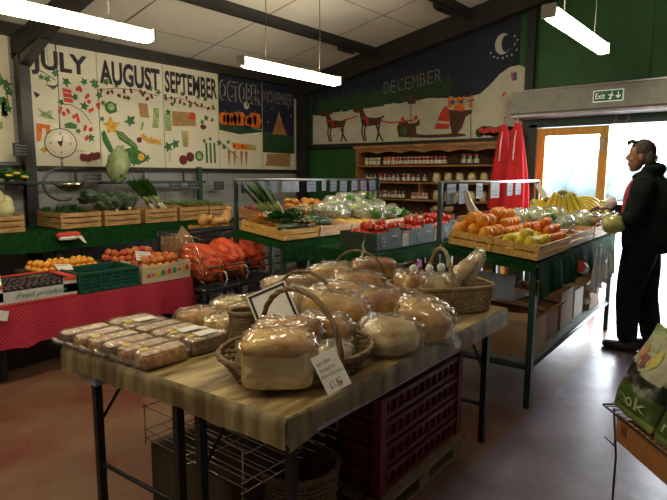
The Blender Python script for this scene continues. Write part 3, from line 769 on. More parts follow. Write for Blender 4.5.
# ---- tomato table
tomt = frame_stand('display_stand', 'small stand under the two dark green tomato boxes', [(3.28, 2.30), (4.75, 2.30), (4.75, 2.85), (3.28, 2.85)], 0.925, 0.935, 0.3, None)
cloth_drape([(3.24, 2.27, 0.928), (4.78, 2.27, 0.928), (4.78, 2.88, 0.938), (3.24, 2.88, 0.938)], 0, [0.09, 0.06, 0, 0.08], 'green cloth under the two dark green tomato boxes', wave=0.01)
# ---- left racking along the wall
rk = thing('wall_racking', 'long dark steel racking of vegetable crates under the month panels', 'racking', (0, 5.45, 0))
for x in (0.6, 2.35, 4.5):
    B().box((x, 0.62, 0.80), (0.06, 0.05, 1.60)).build('upright', DKGREEN_METAL, rk)
    B().box((x, 0.02, 0.465), (0.05, 0.05, 0.93)).build('upright', DKGREEN_METAL, rk)
B().box((2.1, 0.33, 0.94), (4.9, 0.66, 0.02)).build('shelf', mat('deck_board', (0.16, 0.10, 0.05)), rk)
B().box((2.1, 0.33, 0.30), (4.9, 0.6, 0.02)).build('shelf', mat('shelf_dark', (0.05, 0.05, 0.05)), rk)
B().box((2.1, 0.56, 1.405), (4.9, 0.03, 0.035)).build('rail', DKGREEN_METAL, rk)
for x in (1.6, 2.88, 3.35, 3.72, 4.3): B().box((x, 0.69, 1.49), (0.02, 0.02, 0.17)).build('bracket', DKGREEN_METAL, rk)
cloth_drape([(-0.3, 5.43, 0.955), (4.55, 5.43, 0.955), (4.55, 6.12, 0.955), (-0.3, 6.12, 0.955)], 0, [0.19, 0.15, 0, 0], 'long green cloth hanging from the vegetable racking along the wall', wave=0.012)

# tags on the rails
random.seed(41)
labsC = [(245, 9, 12, SLATE), (262, 9, 12, SLATE), (273, 9, 12, SLATE), (290, 20, 11, SLATEL), (311, 11, 11, SLATE), (323.5, 5, 10, SLATEL), (333, 8, 11, SLATE), (343, 9, 11, SLATE), (354, 8, 10, SLATE), (363, 8, 10, SLATE), (372, 9, 10, SLATE)]
for k, (x, wpx, hpx, m) in enumerate(labsC):
    p = PY(x, 181, 3.77); s = (p.x*math.cos(CY)+p.y*math.sin(CY))/545
    hang_tag((p.x, 3.765, 1.445), wpx*s*1.22, hpx*s, m, '%s slate price tag from the leek end of the middle stand\'s rail' % ORD[k], 'slate tags on the middle rail', 0)
labsR = [(448, 12, 20, SLATE), (461, 12, 20, SLATE), (478, 9, 15, SLATE), (495, 13, 15, SLATEL), (511, 9, 13, SLATE), (520, 9, 12, SLATE)]
for k, (x, wpx, hpx, m) in enumerate(labsR):
    p = PY(x, 184, 1.88); s = (p.x*math.cos(CY)+p.y*math.sin(CY))/545
    hang_tag((p.x, 1.868+(p.x-3.4)*0.033-0.02, 1.445), wpx*s*1.7, hpx*s, m, '%s slate price tag from the near post of the citrus stand\'s rail' % ORD[k], 'slate tags on the citrus rail', 0.033)
labsL = [(14, 1.42), (93, 1.47), (147, 1.38), (175, 1.38), (194, 1.38), (219, 1.38)]
for k, (x, z) in enumerate(labsL):
    p = PY(x, 185, 5.98)
    hang_tag((p.x, 5.98, z+0.03), 0.17 if k != 1 else 0.2, 0.11, mat('black_tag', (0.035, 0.04, 0.05), 0.4), '%s small black price tag from the left along the wall racking rail' % ORD[k], 'black tags on the wall racking', 0, 2)
p = PY(21, 151, 5.86)
hang_tag((p.x, 5.87, 1.80), 0.14, 0.13, mat('black_tag', (0.035, 0.04, 0.05)), 'small black notice with white writing on the black column', None, 0, 4)

# ---- red cloth table
RT = B()
rt = thing('trestle_table', 'low trestle table under the red checked cloth', 'table', (0.9, 4.22, 0))
B().box((0.6, 0.42, 0.535), (2.9, 0.84, 0.03)).build('tabletop', mat('deck_board', (0.16, 0.10, 0.05)), rt)
for x in (-0.7, 0.5, 1.88):
    for y in (0.06, 0.78): B().box((x, y, 0.26), (0.04, 0.04, 0.52)).build('leg', BLACK, rt)
REDC = bpy.data.materials.new('red_checked_cloth'); REDC.use_nodes = True
nt = REDC.node_tree; N = nt.nodes; L = nt.links; b = N['Principled BSDF']; b.inputs['Roughness'].default_value = 0.85; b.inputs['Specular IOR Level'].default_value = 0.2
tc = N.new('ShaderNodeTexCoord'); ck = N.new('ShaderNodeTexChecker'); ck.inputs['Scale'].default_value = 60
ck.inputs['Color1'].default_value = (0.42, 0.022, 0.05, 1); ck.inputs['Color2'].default_value = (0.52, 0.05, 0.09, 1)
L.new(tc.outputs['Object'], ck.inputs['Vector']); L.new(ck.outputs['Color'], b.inputs['Base Color'])
cloth_drape([(-0.55, 4.19, 0.556), (2.99, 4.19, 0.556), (2.99, 5.06, 0.556), (-0.55, 5.06, 0.556)], 0, [0.29, 0.32, 0, 0], 'red checked tablecloth on the low fruit table at the left', 'tablecloth', REDC, 0.02, 20, 'tablecloth')

# ================================================================== DRESSER WITH JARS
DRW = mat('dresser_pine', (0.34, 0.16, 0.05), 0.5, var=0.25, scale=5, stretch=(1, 1, 6))
dr = thing('shelf_dresser', 'tall pine shelf unit of jars with a scalloped top rail, below the sleigh painting', 'shelf unit', (6.59, 3.74, 0))
ya, yb = -1.12, 1.08                      # local Y range (right .. left)
z_sh = [0.32, 0.62, 0.92, 1.185, 1.415, 1.64]
bb = B().box((-0.01, (ya+yb)/2, 0.95), (0.015, yb-ya, 1.86)); bb.build('back_board', mat('dresser_back', (0.12, 0.055, 0.02), 0.7), dr)
for y in (ya, yb): B().box((-0.14, y, 0.94), (0.27, 0.025, 1.88)).build('side_panel', DRW, dr)
for z in z_sh: B().box((-0.135, (ya+yb)/2, z-0.01), (0.25, yb-ya-0.02, 0.02)).build('shelf', DRW, dr)
B().box((-0.135, 0.05, 1.30), (0.24, 0.015, 0.21)).build('divider', DRW, dr)
co = B().box((-0.15, (ya+yb)/2, 1.895), (0.32, yb-ya+0.08, 0.035)); co.box((-0.14, (ya+yb)/2, 1.865), (0.29, yb-ya+0.04, 0.03)); co.build('cornice', DRW, dr)
v = B(); n_ = 60
top = [(-0.272, ya+(yb-ya)*i/n_, 1.852) for i in range(n_+1)]
bot = [(-0.272, ya+(yb-ya)*i/n_, 1.80+0.03*abs(math.sin(PI*i/n_*6.0))) for i in range(n_+1)]
v.add(top+bot, [(i, i+1, n_+2+i, n_+1+i) for i in range(n_)]); v.build('scalloped_rail', DRW, dr)
LIDG = mat('gold_lid', (0.45, 0.33, 0.13), 0.3, 0.8); LIDR = mat('red_lid', (0.35, 0.06, 0.05), 0.5); LIDB = mat('dark_lid', (0.06, 0.04, 0.05), 0.4); LIDP = mat('pink_lid', (0.5, 0.25, 0.22), 0.5); LIDW = mat('cream_lid', (0.55, 0.52, 0.38), 0.5)
LAB = mat('jar_label', (0.55, 0.52, 0.44), 0.7, var=0.15, scale=60)
def make_jar(col, lid, r, h, lab=True, nm=''):
    gm = mat('preserve_'+nm, col, 0.12, var=0.25, scale=30, coat=0.6)
    t = thing('preserve_jar', '', 'jar')
    B().lathe([(0.001, 0), (r*.9, 0), (r, h*.08), (r, h*.70), (r*.82, h*.82), (r*.82, h*.86)], n=12).build('body', gm, t)
    B().lathe([(r*.9, h*.84), (r*.92, h), (r*.8, h*1.01), (0.001, h*1.01)], n=12).build('lid', lid, t)
    if lab: B().lathe([(r*1.012, h*.16), (r*1.012, h*.56)], n=12).build('label', LAB, t)
    return Proto(t)
JARS = dict(lime=make_jar((0.35, 0.36, 0.07), LIDW, .031, .105, True, 'lime'), orange=make_jar((0.55, 0.16, 0.03), LIDP, .031, .11, True, 'orange'),
            red=make_jar((0.22, 0.018, 0.012), LIDP, .031, .11, True, 'red'), dark=make_jar((0.045, 0.012, 0.018), LIDB, .031, .11, True, 'dark'),
            darkred=make_jar((0.12, 0.012, 0.015), LIDR, .031, .11, True, 'darkred'), pale=make_jar((0.55, 0.47, 0.28), LIDG, .052, .125, False, 'pale'),
            small=make_jar((0.25, 0.10, 0.05), LIDP, .028, .09, True, 'small'), bottle=make_jar((0.03, 0.012, 0.012), LIDR, .033, .125, True, 'bottle'),
            honey=make_jar((0.20, 0.13, 0.06), LIDB, .036, .10, False, 'honey'))
JN = dict(lime='lime green pickle with cream lid', orange='orange marmalade', red='red jam with pink lid', dark='dark jam with dark lid', darkred='dark red jam with red lid', pale='pale preserve, wide, with gold lid', small='small chutney', bottle='dark sauce, tall', honey='brown preserve without label')
SHN = {1.64: 'top shelf', 1.415: 'second shelf', 1.185: 'third shelf', 0.92: 'fourth shelf'}
SHC = {}
def jar_row(z, x0, x1, n, kinds, dx=0.10, stack=0):
    za = PX(x0, 170, 6.42).y; zb = PX(x1, 170, 6.42).y
    for k in range(n):
        kind = kinds(k) if callable(kinds) else kinds
        y = za+(zb-za)*(k+.5)/n
        for s in range(stack+1):
            q = SHC.get(z, 0); SHC[z] = q+1
            h = {'pale': .127, 'small': .092}.get(kind, .11)
            JARS[kind].put((6.59-0.14-dx+rnd(-.008, .008), y+rnd(-.004, .004), z+s*h+0.001), (0, 0, rnd(0, 6)), '%s jar from the left on the %s, %s' % (ORD[q], SHN[z], JN[kind]), 'jars on the %s' % SHN[z])
random.seed(51)
jar_row(1.64, 368, 383, 4, 'lime'); jar_row(1.64, 386, 398, 3, 'orange'); jar_row(1.64, 398, 449, 13, lambda k: 'red' if k < 9 else 'darkred')
jar_row(1.64, 463, 482, 3, 'bottle')
jar_row(1.415, 368, 380, 3, 'dark'); jar_row(1.415, 382, 403, 5, lambda k: 'darkred' if k < 2 else 'dark'); jar_row(1.415, 405, 423, 4, lambda k: 'red' if k < 2 else 'dark'); jar_row(1.415, 424, 431, 1, 'dark')
jar_row(1.415, 433, 505, 6, 'pale', 0.06)
jar_row(1.185, 368, 386, 4, lambda k: 'small'); jar_row(1.185, 387, 408, 6, lambda k: 'dark' if k % 3 else 'red'); jar_row(1.185, 415, 431, 5, 'small')
jar_row(1.185, 433, 505, 6, 'pale', 0.06, 0)
jar_row(0.92, 398, 428, 6, 'honey')
jar_row(0.92, 470, 505, 5, 'honey')
# nets of garlic on the fourth shelf
random.seed(5)
NETM = mat('pink_netting', (0.40, 0.24, 0.18), 0.7, var=0.4, scale=60)
for k, (x, z) in enumerate(((431, 0.925), (440, 0.925), (449, 0.925), (435, 1.02), (446, 1.02))):
    y = PX(x, 208, 6.3).y
    bl = B()
    for i in range(5): bl.ell((rnd(-.04, .04), rnd(-.04, .04), .04+rnd(0, .03)), (.04, .04, .036), 8, 6, nz=.15, seed=i+k)
    tag(bl.build('garlic_net', NETM, loc=(6.36, y, z)), ['net of pinkish bulbs at the left of the bottom row of nets', 'net of pinkish bulbs in the middle of the bottom row of nets', 'net of pinkish bulbs at the right of the bottom row of nets', 'net of pinkish bulbs stacked on top, left one', 'net of pinkish bulbs stacked on top, right one'][k], 'garlic net', 'nets on the fourth shelf')
# small card notice at the back of the shelves and red fabric hanging at its right end
REDF = mat('red_fabric', (0.62, 0.012, 0.022), 0.75, var=0.15, scale=4)
def hanging(y, x, ztop, zbot, w0, w1, label, seed):
    random.seed(seed); ph = rnd(0, 6)
    b = B()
    def fn(u, v):
        a = 2*PI*u; r = w0+(w1-w0)*min(1, (v*1.3)**.7)
        k = 1+0.16*math.sin(a*5+ph)*v+.07*math.sin(a*9+ph*2)*v
        return Vector((r*0.55*k*math.cos(a), r*k*math.sin(a), ztop-(ztop-zbot)*v))
    b.grid(fn, 48, 12)
    t = thing('red_apron', label, 'apron', (x, y, 0))
    b.build('cloth', REDF, t)
    s = B().tube([(0, 0.0, ztop+0.03), (-0.02, 0.004, ztop-0.08), (-0.07-w0*.2, 0.0, ztop-0.2), (-.10, .0, ztop-0.42)], 0.009, 5); s.build('strap', mat('pink_strap', (0.7, 0.45, 0.42), 0.7), t)
    h = B().tube([(0, 0, ztop+0.01), (0.0, 0, ztop+0.08), (0.05, 0, ztop+0.09)], 0.006); h.build('hook', STEEL, t)
    return t
hanging(2.43, 6.18, 2.10, 1.12, 0.03, 0.155, 'bright red apron with a pale strap, hanging nearest the doorway', 3)
hanging(2.64, 6.30, 2.10, 1.12, 0.03, 0.15, 'darker red apron hanging nearest the jar shelves', 4)
# ================================================================== PRODUCE
TILT = math.atan(.105)
def put_thing(t, loc, rot): t.location = loc; t.rotation_euler = rot; return t
def fruit(name, cat, label, parts):
    """parts: list of (partname, builder, material); the first is the body"""
    t = thing(name, label, cat)
    for pn, b, m in parts: b.build(pn, m, t)
    return Proto(t)
def solo(name, cat, b, m):
    o = b.build(name, m); o['category'] = cat; return Proto(o)
ORM = mat('orange_peel', (0.86, 0.34, 0.025), 0.4, var=0.1, scale=8, bump=0.25, bscale=90)
ORR = mat('satsuma_peel', (0.82, 0.23, 0.018), 0.4, var=0.12, scale=8, bump=0.25, bscale=90)
LEM = mat('lemon_peel', (0.82, 0.68, 0.05), 0.4, var=0.1, scale=8, bump=0.2, bscale=90)
TOMM = mat('tomato_skin', (0.50, 0.030, 0.012), 0.2, var=0.2, scale=6)
STEM = mat('green_stem', (0.06, 0.14, 0.03), 0.6, var=0.3, scale=20)
APM = mat('nectarine_skin', (0.45, 0.035, 0.02), 0.35, scale=9, col2=(0.65, 0.26, 0.05))
APRI = mat('apricot_skin', (0.75, 0.27, 0.02), 0.5, scale=9, col2=(0.82, 0.42, 0.06))
PLUM = mat('dark_plum_skin', (0.022, 0.008, 0.016), 0.35, var=0.5, scale=12)
POT = mat('potato_skin', (0.52, 0.22, 0.05), 0.7, var=0.25, scale=20, bump=0.2)
ONI = mat('red_onion_skin', (0.17, 0.02, 0.03), 0.35, var=0.35, scale=14)
CAR = mat('carrot_skin', (0.62, 0.17, 0.02), 0.5, var=0.2, scale=20)
BEET = mat('beetroot_skin', (0.13, 0.012, 0.025), 0.6, var=0.3)
LEAFD = mat('dark_leaf', (0.03, 0.12, 0.03), 0.55, var=0.4, scale=12)
LEAF = mat('mid_leaf', (0.06, 0.20, 0.03), 0.5, var=0.4, scale=12)
LEAFG = mat('grey_leaf', (0.13, 0.21, 0.13), 0.55, var=0.3, scale=12)
LEAFP = mat('pale_leaf', (0.35, 0.45, 0.16), 0.5, var=0.25, scale=12)
WHV = mat('white_flesh', (0.68, 0.66, 0.48), 0.5, var=0.1, scale=8)
COUR = mat('courgette_skin', (0.018, 0.06, 0.02), 0.3, var=0.4, scale=30, stretch=(1, 8, 8))
YEL = mat('yellow_flesh', (0.72, 0.50, 0.08), 0.45, var=0.15)
MUSH = mat('mushroom_cap', (0.42, 0.33, 0.22), 0.7, var=0.2, scale=20)
BAN = mat('banana_skin', (0.66, 0.46, 0.035), 0.45, scale=7, col2=(0.50, 0.44, 0.05))
SQU = mat('squash_skin', (0.66, 0.34, 0.12), 0.45, var=0.1, scale=5)
PEPR = mat('red_pepper', (0.55, 0.015, 0.012), 0.2, var=0.15)
MEL = mat('pale_cabbage', (0.60, 0.58, 0.30), 0.5, var=0.15, scale=5)
def round_fruit(r, m, nub=True, sq=.93):
    b = B().ell((0, 0, 0), (r, r, r*sq), 14, 10, nz=.03, ns=2, seed=int(r*1000))
    n = B().lathe([(0.001, r*sq*.96), (r*.10, r*sq*.98), (r*.07, r*sq*1.03), (0.001, r*sq*1.04)], n=7)
    return b, n
def mk_round(name, cat, r, m, sq=.93, nm=None):
    b, n = round_fruit(r, m, sq=sq); return fruit(name, cat, '', [('body', b, m), ('stalk_end', n, nm or STEM)])
P_ORB = mk_round('orange', 'orange', .050, ORM); P_OR = mk_round('orange', 'orange', .037, ORM); P_SAT = mk_round('satsuma', 'satsuma', .033, ORR, .85)
lb = B().lathe([(.001, -.046), (.008, -.043), (.019, -.038), (.032, -.018), (.036, 0), (.032, .018), (.019, .038), (.008, .043), (.001, .047)], n=14)
P_LEM = fruit('lemon', 'lemon', '', [('body', lb, LEM), ('stalk_end', B().cyl((0, 0, -.048), (0, 0, -.043), .004, n=6), STEM)])
tb, tn = round_fruit(.034, TOMM, sq=.82)
cal = B()
for k in range(5):
    a = k*1.257; cal.poly([(0, 0, .029), (.009*math.cos(a-.4), .009*math.sin(a-.4), .030), (.024*math.cos(a), .024*math.sin(a), .033), (.009*math.cos(a+.4), .009*math.sin(a+.4), .030)])
cal.tube([(0, 0, .028), (.003, 0, .042)], .0025)
P_TOM = fruit('tomato', 'tomato', '', [('body', tb, TOMM), ('calyx', cal, STEM)])
P_NEC = mk_round('nectarine', 'nectarine', .036, APM); P_APR = mk_round('apricot', 'apricot', .026, APRI); P_PLUM = mk_round('plum', 'plum', .022, PLUM, 1.2)
P_POT = solo('potato', 'potato', B().ell((0, 0, 0), (.045, .033, .028), 12, 8, nz=.18, ns=2), POT)
P_ONI = mk_round('red_onion', 'onion', .031, ONI, .9, mat('onion_tip', (0.35, 0.16, 0.08)))
cb = B().lathe([(.001, -.085), (.004, -.07), (.009, -.02), (.015, .04), (.017, .065), (.012, .075), (.001, .077)], n=10)
ct = B()
for k in range(4): ct.tube([(0, 0, .073), (.006*math.cos(k*1.6), .006*math.sin(k*1.6), .10), (.02*math.cos(k*1.6), .02*math.sin(k*1.6), .125)], [.003, .002, .001], 5)
P_CAR = fruit('carrot', 'carrot', '', [('root', cb, CAR), ('leaf_stub', ct, STEM)])
P_BEET = mk_round('beetroot', 'beetroot', .034, BEET, .95, mat('beet_stem', (0.2, 0.02, 0.04)))
def blade(b, p, d, up, L_, w, m=0, bend=0.3, n=7):
    p = Vector(p); d = Vector(d).normalized(); up = Vector(up); side = d.cross(up).normalized()
    l = []; r = []; c = []
    for i in range(n+1):
        t = i/n; ww = w*math.sin(PI*min(1, .15+t*.85))**.7*(1-.0*t) if t < 1 else 0.001
        q = p+d*(L_*t)+up*(-bend*L_*t*t)
        l.append(q+side*ww+up*.25*ww); r.append(q-side*ww+up*.25*ww); c.append(q)
    vs = l+c+r; k = n+1
    b.add(vs, [(i, i+1, k+i+1, k+i) for i in range(n)]+[(k+i, k+i+1, 2*k+i+1, 2*k+i) for i in range(n)], m, True)
# leek: lies along +X, roots at +X end
def leek_proto(L_=.30):
    t = thing('leek', '', 'leek')
    B().tube([(.17, 0, 0), (.10, 0, .002), (0, 0, 0)], [.014, .013, .014], 9).build('shaft', WHV, t)
    B().tube([(0, 0, 0), (-.11, 0, .001)], [.0145, .019], 9).build('pale_neck', LEAFP, t)
    lv = B()
    for k in range(7): blade(lv, (-.09, (k-3)*.004, 0), (-1, (k-3)*.10, rnd(-.03, .14)), (0, 0, 1), L_*rnd(.8, 1.1), .016, bend=rnd(-.05, .22))
    lv.build('leaf_fan', LEAF, t)
    rt_ = B()
    for k in range(8): rt_.tube([(.17, 0, 0), (.185+rnd(0, .01), rnd(-.014, .014), rnd(-.014, .014))], .001, 3)
    rt_.build('root', WHV, t)
    return Proto(t)
random.seed(61)
P_LEEK = leek_proto()
def zuc(m, r, l, name, cat):
    t = thing(name, '', cat)
    pts = [(-l/2, 0, 0), (-l*.42, 0, 0), (-l*.2, 0, .004), (0, 0, .007), (l*.25, 0, .005), (l*.45, 0, 0), (l/2, 0, -.002)]
    B().tube(pts, [r*.3, r*.8, r*.95, r, r, r*.85, r*.3], 10).build('body', m, t)
    B().cyl((-l/2+.004, 0, 0), (-l/2-.014, 0, -.001), r*.42, r*.5, 6).build('stalk', LEAFP, t)
    return Proto(t)
P_ZUC = zuc(COUR, .021, .20, 'courgette', 'courgette'); P_CUC = zuc(COUR, .022, .30, 'cucumber', 'cucumber')
P_PARS = zuc(YEL, .017, .15, 'corn_cob', 'corn cob')
def lettuce(n, size, m, curl=.3, name='lettuce', heart=None, seed=1):
    random.seed(seed); t = thing(name, '', 'lettuce' if name == 'lettuce' else name.replace('_', ' '))
    b = B()
    for k in range(n):
        a = k*2.4; el = .15+1.2*(k/n); d = Vector((math.cos(a)*math.cos(el), math.sin(a)*math.cos(el), math.sin(el)))
        side = Vector((-math.sin(a), math.cos(a), 0)); up = side.cross(d)*-1
        L_ = size*rnd(.8, 1.1); w = size*rnd(.4, .55); ph = rnd(0, 6)
        def fn(u, v):
            ww = w*math.sin(PI*min(.96, .12+v*.84))**.6
            s = (u-.5)*2
            return d*(L_*v)+side*(s*ww)+up*(ww*abs(s)**2*.5+curl*L_*(v*v)*.3)+d*(.06*size*math.sin(s*7+ph)*v)+up*(.09*size*math.sin(s*9+v*8+ph)*v)
        b.grid(fn, 7, 5)
    b.build('leaves', m, t)
    B().cyl((0, 0, -.02), (0, 0, size*.3), size*.12, size*.16, 8).build('stalk', WHV, t)
    if heart: B().ell((0, 0, size*.35), (size*.42, size*.42, size*.38), 12, 8, nz=.25, ns=6).build('heart', heart, t)
    return Proto(t)
P_LET = lettuce(22, .11, LEAFD, name='lettuce', seed=2); P_LETP = lettuce(20, .10, LEAF, name='lettuce', seed=4)
P_KALE = lettuce(26, .13, LEAFG, .6, 'kale', seed=3)
P_BROC = lettuce(8, .07, LEAFD, .1, 'broccoli', LEAFD, 6)
def bag_of(name, label, core, film_m, w, d, h, seed, corem):
    t = thing(name, label, name.replace('_', ' ')); random.seed(seed)
    b = B()
    for k in range(core): b.ell((rnd(-.35, .35)*w, rnd(-.35, .35)*d, rnd(.3, .6)*h), (w*.22, d*.22, h*.28), 9, 7, nz=.5, ns=3, seed=seed+k)
    b.build('leaves', corem, t)
    B().ell((0, 0, h*.5), (w/2, d/2, h/2), 22, 14, e=.7, nz=.25, ns=4, seed=seed).build('clear_bag', film_m, t)
    return Proto(t)
FILM = film('clear_film', fac=.14, milky=.05, scale=35)
FILMG = film('salad_film', (0.95, 1, 0.95), fac=.24, milky=.30, scale=40)
P_SAL = bag_of('salad_bag', '', 9, FILMG, .15, .19, .10, 3, LEAF); P_SALW = bag_of('salad_bag', '', 9, FILMG, .16, .18, .12, 8, LEAFP)
mb = B().lathe([(.001, .03), (.012, .029), (.022, .022), (.026, .010), (.024, .004), (.010, .002), (.009, -.02), (.001, -.02)], n=12)
P_MUSH = solo('mushroom', 'mushroom', mb, MUSH)
rb = B()
for k in range(8): rb.ell((rnd(-.04, .04), rnd(-.03, .03), rnd(-.01, .02)), (.013, .013, .013), 8, 6)
t_ = thing('radish_bunch', '', 'radishes'); rb.build('radish_roots', mat('radish_skin', (0.42, 0.02, 0.06), 0.4, var=.3), t_)
lv = B()
for k in range(12): blade(lv, (0, 0, .01), (math.cos(k*.5), math.sin(k*.5), .5), (0, 0, 1), .09, .018, bend=.4)
lv.build('leaves', LEAF, t_); P_RAD = Proto(t_)
pb_ = B().ell((0, 0, 0), (.036, .036, .042), 20, 10, nz=.12, ns=2.2); P_PEP = {}
for nm, m in (('red', PEPR), ('green', LEAF), ('yellow', YEL)):
    P_PEP[nm] = fruit('bell_pepper', 'pepper', '', [('body', B().ell((0, 0, 0), (.038, .038, .044), 20, 10, e=.8, nz=.16, ns=2.2), m), ('stalk', B().tube([(0, 0, .036), (.004, 0, .055)], .005, 6), STEM)])
def banana_hand(n, name='banana_bunch', seed=1):
    random.seed(seed); t = thing(name, '', 'bananas')
    for k in range(n):
        a = (k-(n-1)/2)*.26; b = B(); pts = []; rs = []
        for i in range(9):
            s = i/8; th = -.1+s*1.5; rr = .115
            q = Vector((rr*math.sin(th)*1.25, 0, -rr*(1-math.cos(th))*.9+.0))
            q = Matrix.Rotation(a*.55, 3, 'Z') @ (Matrix.Rotation(a*.6, 3, 'X') @ q); pts.append(q+Vector((0, (k-(n-1)/2)*.020, 0))); rs.append((.007, .010, .016, .018, .0185, .018, .016, .011, .005)[i])
        b.tube(pts, rs, 8); b.build('banana', BAN, t)
    B().ell((-.012, 0, 0), (.018, .03, .014), 8, 6).build('crown_stem', mat('banana_stem', (0.25, 0.2, 0.05)), t)
    return Proto(t)
P_BANA = banana_hand(6)
sb = B().lathe([(.001, -.07), (.03, -.068), (.055, -.05), (.062, -.02), (.052, .01), (.036, .035), (.034, .07), (.036, .095), (.028, .11), (.001, .113)], n=16)
P_SQU = fruit('butternut_squash', 'squash', '', [('body', sb, SQU), ('stalk', B().cyl((0, 0, .11), (0, .004, .13), .008, .01, 6), mat('squash_stalk', (0.2, 0.15, 0.07)))])
P_MEL = solo('white_cabbage', 'cabbage', B().ell((0, 0, 0), (.085, .085, .075), 16, 10, nz=.06, ns=2), MEL)
bn = B().tube([(-.07, 0, 0), (-.03, 0, .004), (.03, 0, .004), (.07, 0, -.002)], [.002, .005, .005, .002], 6); P_BEAN = solo('green_bean', 'bean', bn, mat('bean_green', (0.13, 0.26, 0.05), 0.5, var=.3))

def heap(P, n, x0, x1, y0, y1, zf, r, label, group, layers=3, rot=None, jit=.25, scale=None):
    """fruit laid in staggered rows inside x0..x1, y0..y1; zf(x,y)=surface; upper layers shrink"""
    placed = 0; lay = 0
    while placed < n and lay < layers:
        ins = lay*r*.9; step = r*2.02
        ny = max(1, int((y1-y0-2*ins)/step)); nx = max(1, int((x1-x0-2*ins)/step))
        cells = [(i, j) for j in range(ny) for i in range(nx)]
        if lay: random.shuffle(cells)
        for (i, j) in cells:
            if placed >= n: break
            x = x0+ins+r+i*step+(r if j % 2 else 0)*.6+rnd(-jit, jit)*r*.5; y = y0+ins+r+j*step+rnd(-jit, jit)*r*.5
            x = min(max(x, x0+r), x1-r); y = min(max(y, y0+r), y1-r)
            P.put((x, y, zf(x, y)+r+lay*r*1.5), rot() if rot else rrot(), label, group, scale and rnd(*scale)); placed += 1
        lay += 1
def crate_at(P, x, y, z, rz=0, tilt=TILT, label=''):
    return P.put((x, y, z), (tilt, 0, rz), label)
# ---- right stand crates
random.seed(71)
RZ = .036
cr1 = Proto(make_crate(.73, .30, .105, 2, WOODY)); cr2 = Proto(make_crate(.75, .60, .105, 2, PALE))
crate_at(cr1, 3.79, 1.345, deckR(3.79, 1.345)+.006, RZ, TILT, 'yellow slatted crate of lemons and satsumas at the aisle stand\'s near corner')
crate_at(cr1, 3.78, 1.655, deckR(3.78, 1.655)+.006, RZ, TILT, 'slatted yellow wood crate of large oranges below the price rail')
crate_at(cr2, 4.56, 1.535, deckR(4.56, 1.535)+.006, RZ, TILT, 'slatted wood crate behind the satsumas, bare wood showing at its front')
crate_at(cr2, 5.36, 1.565, deckR(5.36, 1.565)+.006, RZ, TILT, 'slatted wood crate of bananas and salad bags, farthest along the aisle stand')
up = lambda h: (lambda x, y: deckR(x, y)+h)
heap(P_LEM, 16, 3.44, 3.80, 1.21, 1.46, up(.075), .035, 'lemon in the heap at the near corner of the aisle stand', 'lemons in the corner crate')
heap(P_SAT, 34, 3.80, 4.16, 1.21, 1.50, up(.075), .034, 'reddish satsuma heaped behind the lemons', 'satsumas in the corner crate')
heap(P_ORB, 13, 3.43, 3.74, 1.50, 1.81, up(.07), .049, 'large orange at the post end of the aisle stand', 'large oranges')
heap(P_OR, 40, 3.74, 4.16, 1.49, 1.81, up(.075), .037, 'medium orange heaped behind the large oranges', 'medium oranges')
wb = B(); 
for y in (1.40, 1.66): wb.box((4.2+.1, y, deckR(4.3, y)+.112), (.03, .26, .006), 0, None, .4)
tag(wb.build('paper_liner', WHITE), 'white paper liner strips in the bare crate behind the satsumas', 'paper')
k = 0
SALPOS = [((4.50, 1.72), .07), ((4.66, 1.58), .07), ((4.80, 1.70), .07), ((4.84, 1.45), .06), ((5.12, 1.40), .07), ((5.30, 1.36), .07), ((5.05, 1.62), .08)]
for k, ((x, y), h) in enumerate(SALPOS):
    (P_SAL if k % 2 else P_SALW).put((x, y, deckR(x, y)+h), (rnd(-.3, .3), rnd(-.3, .3), rnd(0, 6)), '%s clear salad bag from the satsumas along the aisle stand' % ORD[k], 'salad bags on the aisle stand', 1.25)
BNP = [((5.04, 1.80, 1.25), (.5, .5, -1.1)), ((5.22, 1.60, 1.34), (0, 1.25, .25)), ((5.30, 1.52, 1.32), (.3, .95, -.5)), ((5.42, 1.50, 1.27), (.6, .3, -1.3)), ((5.56, 1.42, 1.21), (.7, .2, -1.2)), ((5.24, 1.74, 1.27), (0, 1.1, .6))]
for k, (p_, r_) in enumerate(BNP):
    P_BANA.put(p_, r_, ['leftmost banana bunch, tips to the price rail', 'upright banana bunch with its stem on top, centre of the heap', 'banana bunch leaning on the upright one', 'banana bunch beside the customer\'s hand', 'lowest banana bunch at the far end of the aisle stand', 'banana bunch half hidden at the back of the heap'][k], 'banana bunches', 1.4)
# blue and white packs near the bananas
for k, (x, y, z) in enumerate([(4.62, 1.80, 1.15), (4.80, 1.82, 1.14), (4.45, 1.80, 1.12)]):
    b = B(); random.seed(80+k)
    b.ell((0, 0, 0), (.13, .05, .03), 18, 8, nz=.4, ns=5, seed=k)
    o = tag(b.build('string_bag', mat('white_plastic_bag', (0.62, 0.64, 0.68), 0.4, var=.1)), ['upper', 'middle', 'lower'][k]+' of the white plastic packs with blue stripe beside the bananas', 'plastic pack', 'blue and white packs')
    B().tube([(-.12, .0, .03), (-.03, -.035, .034), (.05, -.02, .035), (.12, -.03, .02)], .008, 5).build('blue_stripe', mat('blue_plastic', (0.03, 0.05, 0.35), 0.4), o)
    o.location = (x, y, z); o.rotation_euler = (.3, .25, -.2)
